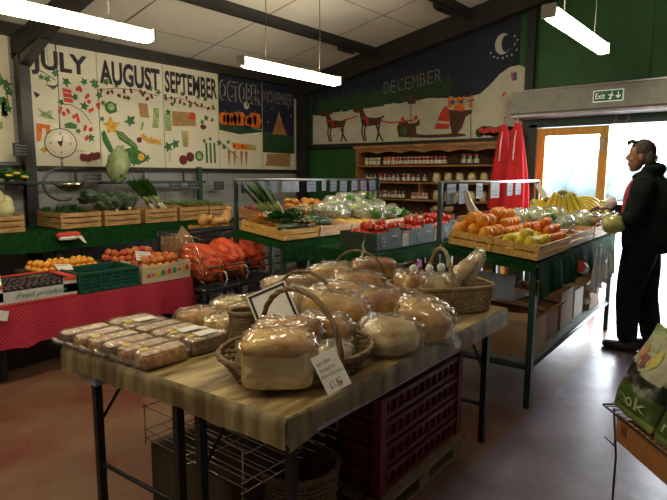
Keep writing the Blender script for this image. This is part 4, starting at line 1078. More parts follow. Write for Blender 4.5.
# curled white plastic sheet behind the large oranges
def sheet(u, v): 
    a = u*1.2
    return Vector((.03+.17*v+.05*math.sin(a*2), .05*math.cos(a*2)*(.4+v), .20-.27*v-.05*v*v+.02*u))
HD = Vector((.64, -.77, 0))
b = B(); b.grid(lambda u, v: HD*(.13*v**1.6+.085*(u-.5)*(.35+.9*v))+Vector((-.02*math.sin(u*3), -.02*math.sin(u*3), .22-.24*v)), 8, 12)
tag(b.build('plastic_bag', mat('white_sheet', (0.62, 0.62, 0.60), 0.45, var=.06), loc=(3.70, 1.815, 1.175)), 'curled white plastic bag hanging behind the large oranges under the price rail', 'plastic bag')
b = B(); b.grid(lambda u, v: HD*(.13*v+.05*(u-.5))+Vector((0, 0, .20-.20*v+.02*u)), 4, 8)
tag(b.build('plastic_bag', mat('white_sheet', (0.62, 0.62, 0.60)), loc=(5.40, 1.90, 1.22)), 'white plastic bag blade hanging at the door end of the price rail', 'plastic bag')

# ---- tomato boxes
TB = mat('dark_green_card', (0.018, 0.045, 0.028), 0.5, var=.2); LOGOW = mat('logo_cream', (0.5, 0.47, 0.36), 0.6); LOGOR = mat('logo_red', (0.50, 0.07, 0.04), 0.6); DKC = mat('print_dark', (0.012, 0.012, 0.014), 0.6)
def tomato_box(label, loc, rz=0):
    t = thing('produce_box', label, 'produce box', loc, rz)
    l, d, h = .50, .36, .135
    f = B()
    def fp(pts, m): f.add([(x, -d/2-.0015*(m+1), z) for x, z in pts], [tuple(range(len(pts)))], m)
    f.box((0, -d/2+.003, h/2), (l, .006, h), 0)
    f.box((-.02, -d/2+.003, h+.012), (.15, .006, .03), 0)
    for rr_, m in ((.034, 1), (.028, 0), (.020, 2)): fp([(-.165+rr_*math.cos(a*.524), .065+rr_*math.sin(a*.524)) for a in range(12)], m if m else 3)
    fp([(-.165+.012*math.cos(a*.8), .066+.010*math.sin(a*.8)) for a in range(8)], 4)
    fp([(-.02+.042*math.cos(a*.524), .068+.018*math.sin(a*.524)) for a in range(12)], 3); fp([(-.045, .058), (-.01, .055), (.0, .066), (-.03, .07)], 2)
    fp([(-.06, .098), (.02, .098), (.02, .106), (-.06, .106)], 1)
    fp([(.085, .012), (.175, .012), (.175, .108), (.085, .108)], 1); fp([(.085, .108), (.175, .108), (.175, .126), (.085, .126)], 2)
    for k in range(6): fp([(.093, .025+k*.013), (.165, .025+k*.013), (.165, .029+k*.013), (.093, .029+k*.013)], 5)
    f.build('front_panel', [TB, LOGOW, LOGOR, DKC, LOGOW, mat('print_grey', (.25, .25, .2))], t)
    B().box((0, d/2-.003, h/2), (l, .006, h)).build('back_panel', TB, t)
    for s in (-1, 1): B().box((s*(l/2-.003), 0, h/2), (.006, d-.012, h)).build('end_panel', TB, t)
    B().box((0, 0, .004), (l-.012, d-.012, .006)).build('base_board', TB, t)
    return t
tomato_box('left dark green box of tomatoes with a round red and white badge', (3.56, 2.50, .936), -.02)
tomato_box('right dark green box of tomatoes with a round badge, beside the rail post', (4.07, 2.50, .936), -.02)
tomato_box('dark green tomato box behind the rail post of the citrus stand', (4.60, 2.54, .936), 0)
random.seed(72)
heap(P_TOM, 34, 3.33, 3.79, 2.36, 2.66, lambda x, y: 1.0+(y-2.36)*.1+(x-3.33)*.03, .033, 'red tomato in the left dark green box', 'tomatoes in the left box')
heap(P_TOM, 34, 3.84, 4.31, 2.36, 2.66, lambda x, y: 1.02+(y-2.36)*.1, .033, 'red tomato in the right dark green box', 'tomatoes in the right box')
heap(P_TOM, 30, 4.37, 4.83, 2.40, 2.68, lambda x, y: 1.02+(y-2.36)*.1, .033, 'red tomato in the box behind the rail post', 'tomatoes behind the post')
chs = frame_stand('display_stand', 'small stand of dark red fruit between the rail and the red aprons', [(5.00, 2.12), (5.72, 2.12), (5.72, 2.60), (5.00, 2.60)], .98, 1.0, .3, None)
crd = Proto(make_crate(.60, .42, .10, 2, WOOD)); crd.put((5.36, 2.36, 1.0), (0, 0, 0), 'wooden crate of dark red fruit in front of the red aprons')
P_CH = mk_round('red_plum', 'plum', .026, mat('red_plum_skin', (0.22, 0.012, 0.012), 0.2, var=.4), 1.0)
heap(P_CH, 60, 5.08, 5.64, 2.17, 2.53, lambda x, y: 1.06+(y-2.17)*.08, .027, 'dark red plum in front of the red aprons', 'dark red plums')

# ---- centre stand crates
random.seed(73)
cc1 = Proto(make_crate(.44, .54, .10, 2, WOODY)); cc2 = Proto(make_crate(.44, .54, .10, 2, PALE))
CN = ['yellow slatted crate of leeks and radishes, nearest on the middle stand', 'slatted crate of courgettes and mushrooms, second on the middle stand', 'slatted crate of corn cobs, third on the middle stand', 'slatted crate of bagged salad, fourth on the middle stand', 'slatted crate of peppers at the far end of the middle stand']
for k in range(5):
    x = 3.43+k*.46; (cc1 if k == 0 else cc2).put((x, 3.475, deckC(x, 3.475)+.006), (TILT, 0, 0), CN[k])
uc = lambda h: (lambda x, y: deckC(x, y)+h)
for k in range(9):      # leeks
    P_LEEK.put((3.36+k*.012+rnd(-.01, .01), 3.62-k*.020, 1.16+rnd(0, .02)+.01*(k % 3)), (rnd(-.3, .3), .92+rnd(-.14, .14), -.45+rnd(-.3, .3)-k*.05), 'leek with dark green top leaning in the near corner crate', 'leeks in the middle stand', .85)
for k, (x, y) in enumerate(((3.30, 3.27), (3.42, 3.26))): P_CUC.put((x+.03, y, deckC(x, y)+.11), (0, 0, .1-k*.2), ['near', 'far'][k]+' dark cucumber along the front of the leek crate', 'cucumbers in the leek crate')
for k, (x, y) in enumerate(((3.50, 3.42), (3.60, 3.50), (3.46, 3.52))): P_LET.put((x, y, deckC(x, y)+.09), (0, 0, k*2), ['dark lettuce nearest the leeks', 'dark lettuce beside the mushrooms', 'dark lettuce behind the cucumbers'][k]+' on the middle stand', 'dark lettuces', 1.25)
for k, (x, y) in enumerate(((3.52, 3.27), (3.60, 3.30), (3.57, 3.38), (3.66, 3.38))): P_RAD.put((x, y, deckC(x, y)+.13), (0, 0, k*1.7), '%s bunch of radishes from the crate\'s front, beside the cucumbers' % ORD[k], 'radish bunches', 1.3)
for k in range(8): P_CAR.put((3.42+rnd(-.1, .1), 3.68+rnd(-.05, .05), 1.10+rnd(0, .04)), (1.5, rnd(-.3, .3), rnd(0, 3)), 'carrot behind the leeks', 'carrots behind the leeks')
for k in range(8): P_BEET.put((3.50+rnd(-.05, .12), 3.66+rnd(-.05, .05), 1.09+rnd(0, .05)), rrot(), 'beetroot behind the dark lettuces', 'beetroots')
for k in range(9): P_ZUC.put((3.86+rnd(-.09, .09), 3.30+k*.025, deckC(0, 3.30+k*.025)+.10+.02*(k % 3)), (0, 0, rnd(-.3, .3)), 'dark green courgette in the second crate', 'courgettes in the second crate')
for k in range(16): P_MUSH.put((3.88+rnd(-.16, .16), 3.60+rnd(-.07, .1), 1.14+rnd(0, .05)), (rnd(-.7, .7), rnd(-.7, .7), 0), 'mushroom heaped behind the courgettes', 'mushrooms', 1.2)
for k in range(13): P_PARS.put((4.22+(k % 7)*.05+rnd(-.02, .02), 3.33+(k//7)*.13, deckC(0, 3.33)+.08+(k//7)*.01), (.1, .0, 1.25+rnd(-.15, .15)), 'yellow corn cob in the third crate', 'corn cobs')
SB = [(4.35, 3.55, .12), (4.52, 3.60, .13), (4.55, 3.45, .10), (4.70, 3.35, .09), (4.72, 3.50, .13), (4.70, 3.64, .18), (4.88, 3.33, .09), (4.90, 3.48, .13), (4.90, 3.62, .19), (4.60, 3.68, .21), (5.05, 3.36, .09), (4.45, 3.70, .15), (4.20, 3.60, .12)]
for k, (x, y, h) in enumerate(SB): (P_SALW if k % 3 else P_SAL).put((x, y, deckC(x, y)+h-.03), (rnd(-.4, .4), rnd(-.4, .4), rnd(0, 6)), 'clear bag of salad leaves heaped in the middle of the stand', 'salad bags on the middle stand', 1.4)
# celery
ce = thing('celery', 'pale green celery bundle leaning on top of the bagged salad', 'celery')
b = B()
for k in range(9):
    a = k*.7; b.tube([(-.02*math.cos(a), .02*math.sin(a), 0), (-.03*math.cos(a), .03*math.sin(a), .15), (-.05*math.cos(a), .045*math.sin(a), .27)], [.014, .011, .007], 6)
b.build('stalks', LEAFP, ce); lv = B()
for k in range(9): blade(lv, (rnd(-.04, .04), rnd(-.04, .04), .25), (rnd(-.5, .5), rnd(-.5, .5), 1), (0, 1, 0), .10, .02)
lv.build('leaves', LEAF, ce); P_CE = Proto(ce)
P_CE.put((5.00, 3.56, 1.08), (.15, -.75, .1)); P_CE.put((4.92, 3.66, 1.09), (.1, -.85, -.1), 'second celery bundle, half under the first one')
for k, (x, y) in enumerate(((5.20, 3.33), (5.08, 3.30))): P_LETP.put((x, y, deckC(x, y)+.08), (0, 0, k), ['round lettuce nearest the peppers', 'round lettuce beside the salad bags'][k], 'round lettuces')
random.seed(74)
for k, (x, y, c) in enumerate(((5.22, 3.52, 'yellow'), (5.32, 3.48, 'green'), (5.30, 3.60, 'red'), (5.40, 3.55, 'red'), (5.24, 3.62, 'yellow'), (5.40, 3.40, 'green'))):
    P_PEP[c].put((x, y, deckC(x, y)+.10+(.04 if k in (2, 3) else 0)), (rnd(-1, 1), rnd(-1, 1), 0), ['yellow pepper at the front of the pepper heap', 'green pepper between the yellow and red ones', 'red pepper on top of the heap', 'second red pepper, near the jar shelves', 'yellow pepper at the back of the heap', 'green pepper at the front corner of the last crate'][k], 'peppers')
# ---- back stand: potatoes, onions
cp = Proto(make_crate(.54, .52, .11, 2, WOOD))
for k, x in enumerate((3.98, 4.54, 5.10)): cp.put((x, 4.13, deckP(x, 4.13)+.006), (TILT, 0, 0), ['crate of red onions behind the leeks', 'crate of potatoes behind the mushrooms', 'crate of potatoes behind the bagged salad'][k])
upz = lambda h: (lambda x, y: deckP(x, y)+h)
heap(P_ONI, 44, 3.74, 4.22, 3.90, 4.36, upz(.075), .031, 'red onion in the crate behind the leeks', 'red onions')
heap(P_POT, 60, 4.29, 4.78, 3.90, 4.36, upz(.08), .033, 'potato heaped behind the mushrooms', 'potatoes in the middle crate', rot=lambda: (rnd(-.4, .4), rnd(-.4, .4), rnd(0, 6)))
heap(P_POT, 40, 4.85, 5.34, 3.90, 4.36, upz(.07), .033, 'potato heaped behind the bagged salad', 'potatoes in the far crate', rot=lambda: (rnd(-.4, .4), rnd(-.4, .4), rnd(0, 6)))

# ---- wall racking crates
random.seed(75)
wc = Proto(make_crate(.41, .58, .165, 3, WOOD))
WL = ['crate of white cabbages at the left edge', 'crate of broccoli behind the hanging scale', 'crate of grey-green kale', 'crate of leeks below the SEPTEMBER panel', 'crate of green beans beside the steel upright', 'crate of green beans farthest along the wall']
for k, (x, w_) in enumerate(((1.86, 1), (2.60, 1), (3.05, 1), (3.52, 1), (3.97, 1), (4.36, .8))):
    wc.put((x, 5.76, .957), (0, 0, 0), WL[k], None, (w_, 1, 1))
for k, (x, y, z) in enumerate(((1.78, 5.60, 1.17), (1.95, 5.58, 1.17), (1.84, 5.78, 1.18), (1.99, 5.74, 1.22), (1.90, 5.66, 1.27))): P_MEL.put((x, y, z), rrot(), ['white cabbage front left', 'white cabbage front right', 'white cabbage at the back left', 'white cabbage at the back right', 'white cabbage on top'][k]+' in the crate at the left edge', 'white cabbages')
for k in range(9): P_BROC.put((2.46+(k % 3)*.13+rnd(-.02, .02), 5.60+(k//3)*.14, 1.04+.008*k), (rnd(-.4, .4), rnd(-.4, .4), k), 'dark broccoli head in the crate behind the hanging scale', 'broccoli heads', 1.1)
for k in range(7): P_KALE.put((2.92+(k % 3)*.13+rnd(-.02, .02), 5.58+(k//3)*.16, 1.11+.012*k), (rnd(-.5, .5), rnd(-.5, .5), k), 'grey-green kale head in the crate below the AUGUST panel', 'kale heads', 1.1)
for k in range(10): P_LEEK.put((3.56+k*.018-.08+rnd(-.01, .01), 5.54+rnd(0, .16), 1.15+rnd(0, .03)), (rnd(-.3, .3), .85+rnd(-.12, .12), .25+rnd(-.2, .2)-k*.03), 'leek standing in the wall racking crate', 'leeks in the wall racking', 1.0)
for k in range(60): P_BEAN.put((3.97+rnd(-.14, .14), 5.74+rnd(-.22, .2), 1.13+rnd(0, .045)), (rnd(-.3, .3), rnd(-.3, .3), rnd(-.6, .6)), 'green bean heaped beside the steel upright', 'green beans by the upright')
for k in range(36): P_BEAN.put((4.36+rnd(-.11, .11), 5.74+rnd(-.22, .2), 1.13+rnd(0, .035)), (rnd(-.3, .3), rnd(-.3, .3), rnd(-.6, .6)), 'green bean heaped at the end of the wall racking', 'green beans at the rack end')
# squash boxes on an upturned crate in front of the racking
st_ = thing('fruit_crate_stack', 'dark plastic crate turned on end under the squash boxes', 'crate', (3.93, 5.08, 0))
b = B()
for z in (.2, .4, .6, .8): b.box((0, 0, z-.02), (.60, .34, .03))
b.build('shelf', mat('dark_plastic', (0.02, 0.025, 0.028), 0.5), st_)
for i in (-1, 1):
    for j in (-1, 1): B().box((i*.28, j*.15, .40), (.035, .035, .80)).build('post', mat('dark_plastic', (0.02, 0.025, 0.028)), st_)
sq1 = Proto(make_crate(.30, .30, .13, 2, WOODY)); sq1.put((3.84, 5.06, .802), (0, 0, .05), 'small yellow wood crate of butternut squashes below the beans')
sq2 = Proto(make_crate(.22, .30, .13, 2, CARDL)); sq2.put((4.12, 5.08, .802), (0, 0, 0), 'small pale crate of squashes beside the leek post')
SQP = [(3.76, 5.00, .99, 1.2, .3), (3.88, 4.99, .98, 1.5, 1.2), (3.84, 5.14, 1.0, 1.3, -.6), (4.08, 5.05, .99, .7, 2.2), (4.16, 5.10, 1.02, .3, .5)]
for k, (x, y, z, a, c) in enumerate(SQP): P_SQU.put((x, y, z), (a, 0, c), ['butternut squash lying at the left of the yellow crate', 'butternut squash at the front of the yellow crate', 'butternut squash at the back of the yellow crate', 'leaning butternut squash in the pale crate', 'upright butternut squash in the pale crate'][k], 'butternut squashes')
# cabbage standing on the rail, plant in the left corner
P_CAB = lettuce(18, .17, mat('spring_cabbage', (0.22, 0.33, 0.12), .5, var=.35, scale=10), .5, 'cabbage', mat('cabbage_heart', (0.34, 0.42, 0.18), .5, var=.2, scale=6), 9)
hb_ = P_CAB.put((3.20, 5.86, 1.42), (.1, .15, 0), 'large pale green cabbage on the rail in front of the AUGUST panel', None, (.7, .6, 1.0))
B().ell((0, 0, .19), (.17, .17, .20), 24, 16, nz=.22, ns=4, seed=3, crk=.1).build('wrapper_leaves', mat('cabbage_outer', (.25, .36, .15), .5, scale=9, col2=(.42, .50, .28)), hb_)
cb_ = B(); cb_.box((3.2, 5.93, 1.41), (.3, .16, .012)); 
o = cb_.build('rail_shelf', DKGREEN_METAL); tag(o, 'small shelf on the racking rail under the large cabbage', 'shelf')
b = B(); random.seed(4)
lf = lettuce(30, .15, LEAF, .4, 'leafy_plant', None, 12)
p1_ = lf.put((2.12, 5.85, 1.44), (0, 0, 0), 'leafy plant with yellow flowers on the rail at the left edge', None, (1.2, 1, .7))
b = B()
for (x, y, z) in ((-.05, -.12, .06), (.06, -.13, .04), (.01, -.10, .09)): b.ell((x, y, z), (.03, .03, .022), 10, 6, nz=.5, ns=5)
b.build('yellow_flower', mat('flower_yellow', (.70, .55, .12), .6), p1_)
o = B().box((2.12, 5.93, 1.41), (.4, .16, .012)).build('rail_shelf', DKGREEN_METAL); tag(o, 'small shelf on the racking rail under the leafy plant', 'shelf')

# ---- hanging scale
sc = thing('hanging_scale', 'round white dial scale with a steel pan, hanging before the JULY panel', 'scale', (2.50, 5.60, 0))
SCW = mat('scale_white', (0.66, 0.62, 0.52), 0.25, var=.03); zc_ = 1.80
SCAX = Matrix.Translation((0, 0, zc_)) @ Matrix.Rotation(R(-24), 4, 'Z') @ Matrix.Rotation(R(90), 4, 'X')
b = B().lathe([(.001, -.03), (.13, -.03), (.145, -.02), (.145, .03), (.13, .04), (.001, .04)], n=32, M=SCAX); b.build('case', mat('scale_case', (0.10, 0.10, 0.10), .3, .5), sc)
b = B().lathe([(.136, .041), (.128, .046), (.001, .046)], n=32, M=SCAX); b.build('dial', SCW, sc)
b = B()
for k in range(24):
    a = k*PI/12; b.box((.112*math.sin(a), .112*math.cos(a), .0475), (.004, .016 if k % 2 == 0 else .009, .001), 0, SCAX, 0)
for k, tx_ in enumerate('0246'):
    a = k*PI/2; vs_, fs_ = text_mesh(tx_, .01); b.add([(.088*math.sin(a)+(x-.5)*.018, .088*math.cos(a)+(y-.5)*.024, .0475) for x, y in vs_], fs_, 0, False, SCAX)
b.build('dial_marks', INK, sc)
b = B(); b.add([(-.006, -.02, .049), (.006, -.02, .049), (.028, .07, .049), (.022, .072, .049)], [(0, 1, 2, 3)], 0, False, SCAX)
b.add([(-.03, .02, .0488), (.02, .02, .0488), (.004, -.035, .0488), (-.02, -.012, .0488)], [(0, 1, 2, 3)], 0, False, SCAX); b.build('needle', INK, sc)
B().tube([(0, 0, zc_+.14), (0, 0, zc_+.2), (.01, 0, zc_+.6), (0, 0, ceil_z(5.6))], .006).build('hanger', mat('scale_case', (.1, .1, .1)), sc)
B().tube([(0, 0, zc_-.14), (0, 0, zc_-.22)], .012, 8).build('hook', STEEL, sc)
b = B(); pts = [(.19*math.sin(R(a)), 0, 1.40+.16*math.cos(R(a))) for a in range(0, 205, 8)]
b.tube([(-x, y, z) for x, y, z in pts], .016, 8); b.build('pan_yoke', mat('scale_case', (.1, .1, .1)), sc)
B().lathe([(.001, -.075), (.06, -.065), (.12, -.03), (.155, .01), (.16, .01), (.125, -.04), (.06, -.075), (.001, -.085)], c=(.06, 0, 1.405), n=28).build('pan', mat('scale_pan', (.4, .38, .34), .15, 1), sc)

# ---- red table boxes
random.seed(76)
bx = thing('produce_box', 'white cardboard box of dark plums printed with green lettering', 'produce box', (1.62, 4.40, .562))
WB = mat('white_box_card', (0.60, 0.61, 0.62), .6, var=.05); RBX = mat('red_print', (0.60, 0.05, 0.03), .6); GP = mat('green_print', (0.03, 0.22, 0.12), .6)
l, d, h = .62, .40, .15
f = B()
f.box((0, -d/2+.003, h*.34), (l, .006, h*.68)); 
for s in (-1, 1): f.box((s*(l/2-.05), -d/2+.003, h*.62), (.10, .006, h*.76))
for k in range(21):
    x = -l/2+l*k/21; f.add([(x, -d/2-.002, 0), (x+l/21, -d/2-.002, 0), (x+l/21, -d/2-.002, .014), (x+l/42, -d/2-.002, .022), (x, -d/2-.002, .014)], [(0, 1, 2, 3, 4)], 1)
for s in (-1, 1): f.add([(s*(l/2-.10)*1.0, -d/2-.002, h), (s*l/2, -d/2-.002, h), (s*l/2, -d/2-.002, h-.025), (s*(l/2-.10), -d/2-.002, h-.02)], [(0, 1, 2, 3)], 1)
put_text(f, 'fresh produce', (-.15, -d/2-.003, .036), (.36, 0, 0), (0, 0, .05), 2, .006, .12)
f.build('front_panel', [WB, RBX, GP], bx)
for s in (-1, 1):
    e = B().box((s*(l/2-.003), 0, h/2), (.006, d-.01, h)); e.box((s*(l/2-.03), 0, h+.004), (.06, d-.01, .006), 1); e.build('end_panel', [WB, RBX], bx)
e = B().box((0, d/2-.003, h/2), (l, .006, h)); e.box((0, d/2-.02, h+.004), (l, .04, .006), 1); e.build('back_panel', [WB, RBX], bx)
B().box((0, 0, .004), (l-.02, d-.02, .006)).build('base_board', WB, bx)
heap(P_PLUM, 80, 1.34, 1.90, 4.23, 4.57, lambda x, y: .64+(y-4.23)*.08, .023, 'dark plum in the white cardboard box', 'dark plums in the white box')
gc = thing('plastic_crate', 'dark green plastic crate with an empty front, on the red cloth', 'crate', (2.21, 4.40, .562))
GPL = mat('green_plastic', (0.014, 0.10, 0.07), .4, var=.15)
def plcrate(t, l, d, h, m):
    for (c, dm) in (((0, -d/2, 0), (l, .01)), ((0, d/2, 0), (l, .01))):
        b = B(); b.box((0, c[1], h*.93), (l, .022, h*.14)); b.box((0, c[1], h*.08), (l, .016, h*.16)); b.box((0, c[1]+(.004 if c[1] < 0 else -.004), h/2), (l, .004, h))
        for k in range(7): b.box((-l/2+l*(k+.0)/6, c[1], h*.5), (.014, .016, h*.9))
        for z in (.32, .5, .68): b.box((0, c[1], h*z), (l, .012, h*.05))
        b.build('side_panel', m, t)
    for s in (-1, 1):
        b = B(); b.box((s*l/2, 0, h*.93), (.022, d, h*.14)); b.box((s*l/2, 0, h*.08), (.016, d, h*.16)); b.box((s*(l/2-.003), 0, h/2), (.004, d, h))
        for k in range(5): b.box((s*l/2, -d/2+d*k/4, h*.5), (.016, .014, h*.9))
        b.build('end_panel', m, t)
    B().box((0, 0, .006), (l-.01, d-.01, .008)).build('base_board', m, t)
plcrate(gc, .50, .38, .165, GPL)
heap(P_PLUM, 40, 1.99, 2.43, 4.24, 4.56, lambda x, y: .61, .023, 'dark plum low in the green plastic crate', 'plums in the green crate')
wbx = thing('fruit_box', 'cream wooden fruit box of nectarines with painted fruit along its side', 'fruit box', (2.74, 4.39, .562))
CRW = mat('cream_box_wood', (0.62, 0.53, 0.36), .6, var=.1, scale=5, stretch=(1, 8, 8))
l, d, h = .48, .38, .15
f = B().box((0, -d/2, h/2), (l, .008, h))
cs = [2, 2, 3, 1, 2, 1, 2, 3, 2]
for k, (x, r_, m) in enumerate(((-.19, .018, 1), (-.15, .016, 1), (-.10, .024, 2), (-.045, .026, 3), (.015, .026, 1), (.07, .025, 3), (.12, .015, 1), (.155, .024, 2), (.20, .024, 1))):
    f.add([(x+r_*.85*math.cos(a*.524), -d/2-.006-.0004*k, .065+.004*k+r_*math.sin(a*.524)) for a in range(12)], [tuple(range(12))], m)
f.build('front_panel', [CRW, RBX, mat('yellow_print', (.75, .55, .03)), mat('leaf_print', (.05, .28, .10))], wbx)
B().box((0, d/2, h/2), (l, .008, h)).build('back_panel', CRW, wbx)
for s in (-1, 1): B().box((s*l/2, 0, h/2), (.008, d, h)).build('end_panel', CRW, wbx)
B().box((0, 0, .005), (l-.01, d-.01, .008)).build('base_board', CRW, wbx)
for i in (-1, 1):
    for j in (-1, 1): B().box((i*(l/2-.02), j*(d/2-.015), h*.56), (.03, .022, h*1.1)).build('corner_post', CRW, wbx)
heap(P_NEC, 34, 2.53, 2.95, 4.23, 4.55, lambda x, y: .645+(y-4.2)*.1, .035, 'red and yellow nectarine in the cream fruit box', 'nectarines in the cream box')
# back row
ab = thing('fruit_box', 'shallow dark box of apricots behind the plum box', 'fruit box', (2.10, 4.81, .562))
plcrate(ab, .62, .38, .13, mat('grey_plastic', (0.05, 0.055, 0.06), .5))
heap(P_APR, 90, 1.82, 2.38, 4.64, 4.97, lambda x, y: .68, .026, 'apricot in the heap behind the plum box', 'apricots behind the plum box')
ab = thing('fruit_box', 'shallow dark box of peaches behind the nectarines', 'fruit box', (2.72, 4.81, .562))
plcrate(ab, .56, .38, .13, mat('grey_plastic', (0.05, 0.055, 0.06)))
P_PEA = mk_round('peach', 'peach', .034, mat('peach_skin', (0.62, 0.22, 0.06), .6, scale=8, col2=(.45, .05, .03)))
heap(P_PEA, 40, 2.47, 2.97, 4.64, 4.96, lambda x, y: .69, .034, 'peach in the dark box behind the nectarines', 'peaches behind the nectarines')
# price cards
def card(p, w_, h_, rot, label, nlines=3, m=None):
    t = B().box((0, 0, 0), (w_, .003, h_), 0); random.seed(int(p[0]*100))
    for k in range(nlines):
        x = -w_*.4; zz = h_*(.32-k*.7/max(1, nlines-.5)*.9)
        while x < w_*.3:
            l_ = rnd(.08, .2)*w_; t.box((x+l_/2, -.0025, zz+rnd(-.002, .002)), (l_*.8, .001, h_*.08), 1); x += l_
    o = t.build('price_card', [m or WHITE, mat('pen_grey', (.16, .15, .15), .8)]); o.location = p; o.rotation_euler = rot
    return tag(o, label, 'price card')
card((2.62, 4.38, .775), .15, .09, (-.5, .15, 0), 'white handwritten price card lying on the nectarines')
card((2.00, 4.56, .735), .14, .07, (-.9, .1, .2), 'white price card between the plums and the apricots', 1)
card((1.40, 4.38, .75), .13, .14, (-.6, .2, .1), 'blank white card at the left end of the plum box', 0)
card((1.36, 4.16, .52), .12, .07, (-.1, .3, 0), 'white card hanging on the red cloth at the left edge', 0)
# red and white carton on the green cloth
rc = thing('paper_carton', 'crumpled red and white paper carton on the edge of the green cloth', 'carton', (2.42, 5.38, .91))
b = B().ell((0, 0, .0), (.12, .05, .03), 16, 8, e=.5, nz=.3, ns=4); b.build('carton_body', RBX, rc)
b = B().ell((0, -.012, -.028), (.105, .045, .02), 12, 6, e=.5, nz=.3, ns=5); b.add([(.06, -.05, -.01), (.11, -.05, -.01), (.15, -.06, -.09), (.12, -.06, -.08)], [(0, 1, 2, 3)]); b.build('white_flap', WHITE, rc)

# ---- wire cage with carrot nets
cg = thing('wire_cage', 'grey wire stillage cage holding orange nets of carrots', 'cage', (3.01, 4.00, 0))
def mesh_panel(b, a, c, z0, z1, n, nz_, zc=None):
    a = Vector(a); c = Vector(c); zc = zc or z1
    for k in range(n+1):
        p = a.lerp(c, k/n); b.tube([p+Vector((0, 0, z0)), p+Vector((0, 0, z1+(zc-z1)*k/n))], .0022, 3)
    for k in range(nz_+1):
        t_ = k/nz_; b.tube([a+Vector((0, 0, z0+(z1-z0)*t_)), c+Vector((0, 0, z0+(zc-z0)*t_))], .0022 if k < nz_ else .006, 4)
CGM = mat('cage_wire', (0.10, 0.11, 0.11), .35, .8)
b = B(); mesh_panel(b, (0, .76, 0), (1.0, .76, 0), .45, .90, 22, 10); b.build('back_panel', CGM, cg)
b = B(); mesh_panel(b, (1.0, 0, 0), (1.0, .76, 0), .45, .76, 16, 8, .90); b.build('end_panel', CGM, cg)
b = B(); mesh_panel(b, (0, 0, 0), (1.0, 0, 0), .45, .60, 22, 3); b.tube([(0, -.01, .66), (.5, -.03, .66), (1.0, -.01, .68)], .008, 5); b.build('front_panel', CGM, cg)
b = B(); mesh_panel(b, (0, .20, 0), (0, .76, 0), .62, .93, 7, 5, .94); mesh_panel(b, (0, 0, 0), (0, .20, 0), .45, .64, 4, 4, .93); b.build('end_panel', CHROME, cg)
B().box((.50, .38, .44), (1.0, .76, .02)).build('base_board', mat('dark_plastic', (0.02, 0.025, 0.028)), cg)
B().box((.50, .775, .70), (1.0, .008, .48)).build('back_lining', mat('dark_plastic', (0.02, 0.025, 0.028)), cg)
for x in (.02, .98):
    for y in (.02, .74): B().box((x, y, .22), (.03, .03, .44)).build('leg', BLACK, cg)
CN_ = bpy.data.materials.new('carrot_net'); CN_.use_nodes = True
nt = CN_.node_tree; N = nt.nodes; L = nt.links; bb_ = N['Principled BSDF']; bb_.inputs['Roughness'].default_value = .55
tc = N.new('ShaderNodeTexCoord'); vo = N.new('ShaderNodeTexVoronoi'); vo.inputs['Scale'].default_value = 16
mp = N.new('ShaderNodeMapping'); mp.inputs['Scale'].default_value = (1, .45, 1); L.new(tc.outputs['Object'], mp.inputs[0]); L.new(mp.outputs[0], vo.inputs['Vector'])
rp = N.new('ShaderNodeValToRGB'); rp.color_ramp.elements[0].color = (.85, .15, .035, 1); rp.color_ramp.elements[1].color = (.55, .05, .015, 1); rp.color_ramp.elements[1].position = .85
L.new(vo.outputs['Distance'], rp.inputs[0]); L.new(rp.outputs[0], bb_.inputs['Base Color'])
bp = N.new('ShaderNodeBump'); bp.invert = True; bp.inputs['Strength'].default_value = 1; bp.inputs['Distance'].default_value = .03; L.new(vo.outputs['Distance'], bp.inputs['Height']); L.new(bp.outputs[0], bb_.inputs['Normal'])
for k, (x, y, z, rx, rz) in enumerate(((3.18, 4.30, .66, .25, .05), (3.52, 4.35, .67, .22, -.08), (3.84, 4.40, .68, .2, -.12), (3.50, 4.56, .56, .2, .1))):
    t = thing('carrot_net', ['orange net of carrots at the front left of the cage', 'orange net of carrots in the middle of the cage', 'orange net of carrots at the right of the cage', 'orange net of carrots at the back left of the cage'][k], 'carrot net', (x, y, z), group='nets of carrots', rot=(rx, 0, rz))
    B().ell((0, 0, 0), (.145, .27, .165), 30, 22, e=.85, nz=.10, ns=3.0, seed=k, crk=.12).build('net_sack', CN_, t)
    b = B().tube([(0, -.25, .02), (0, -.30, -.02), (.01, -.32, -.09)], [.035, .015, .02], 7); b.build('tied_neck', mat('net_neck', (.5, .07, .02), .7), t)
    b = B().tube([(0, -.31, .03), (.015, -.335, .02), (.035, -.35, -.04), (.02, -.35, -.11)], .007, 5); b.build('white_tie', WHITE, t)
# cardboard flap inside the cage
t = thing('cardboard_box', 'open brown cardboard box beside the nets of carrots', 'cardboard box', (3.12, 4.60, .451))
for s, nm in ((-1, 'side_panel'), (1, 'side_panel')): B().box((0, s*.12, .22), (.18, .005, .44)).build(nm, CARD, t)
b = B(); b.add([(-.10, -.12, .44), (.10, -.12, .44), (-.02, -.12, .56)], [(0, 1, 2)]); b.add([(.09, -.14, .44), (.09, .14, .44), (.26, .14, .42), (.26, -.14, .38)], [(0, 1, 2, 3)]); b.build('flap', CARDL, t)
for s in (-1, 1): B().box((s*.09, 0, .22), (.005, .28, .44)).build('end_panel', CARD, t)
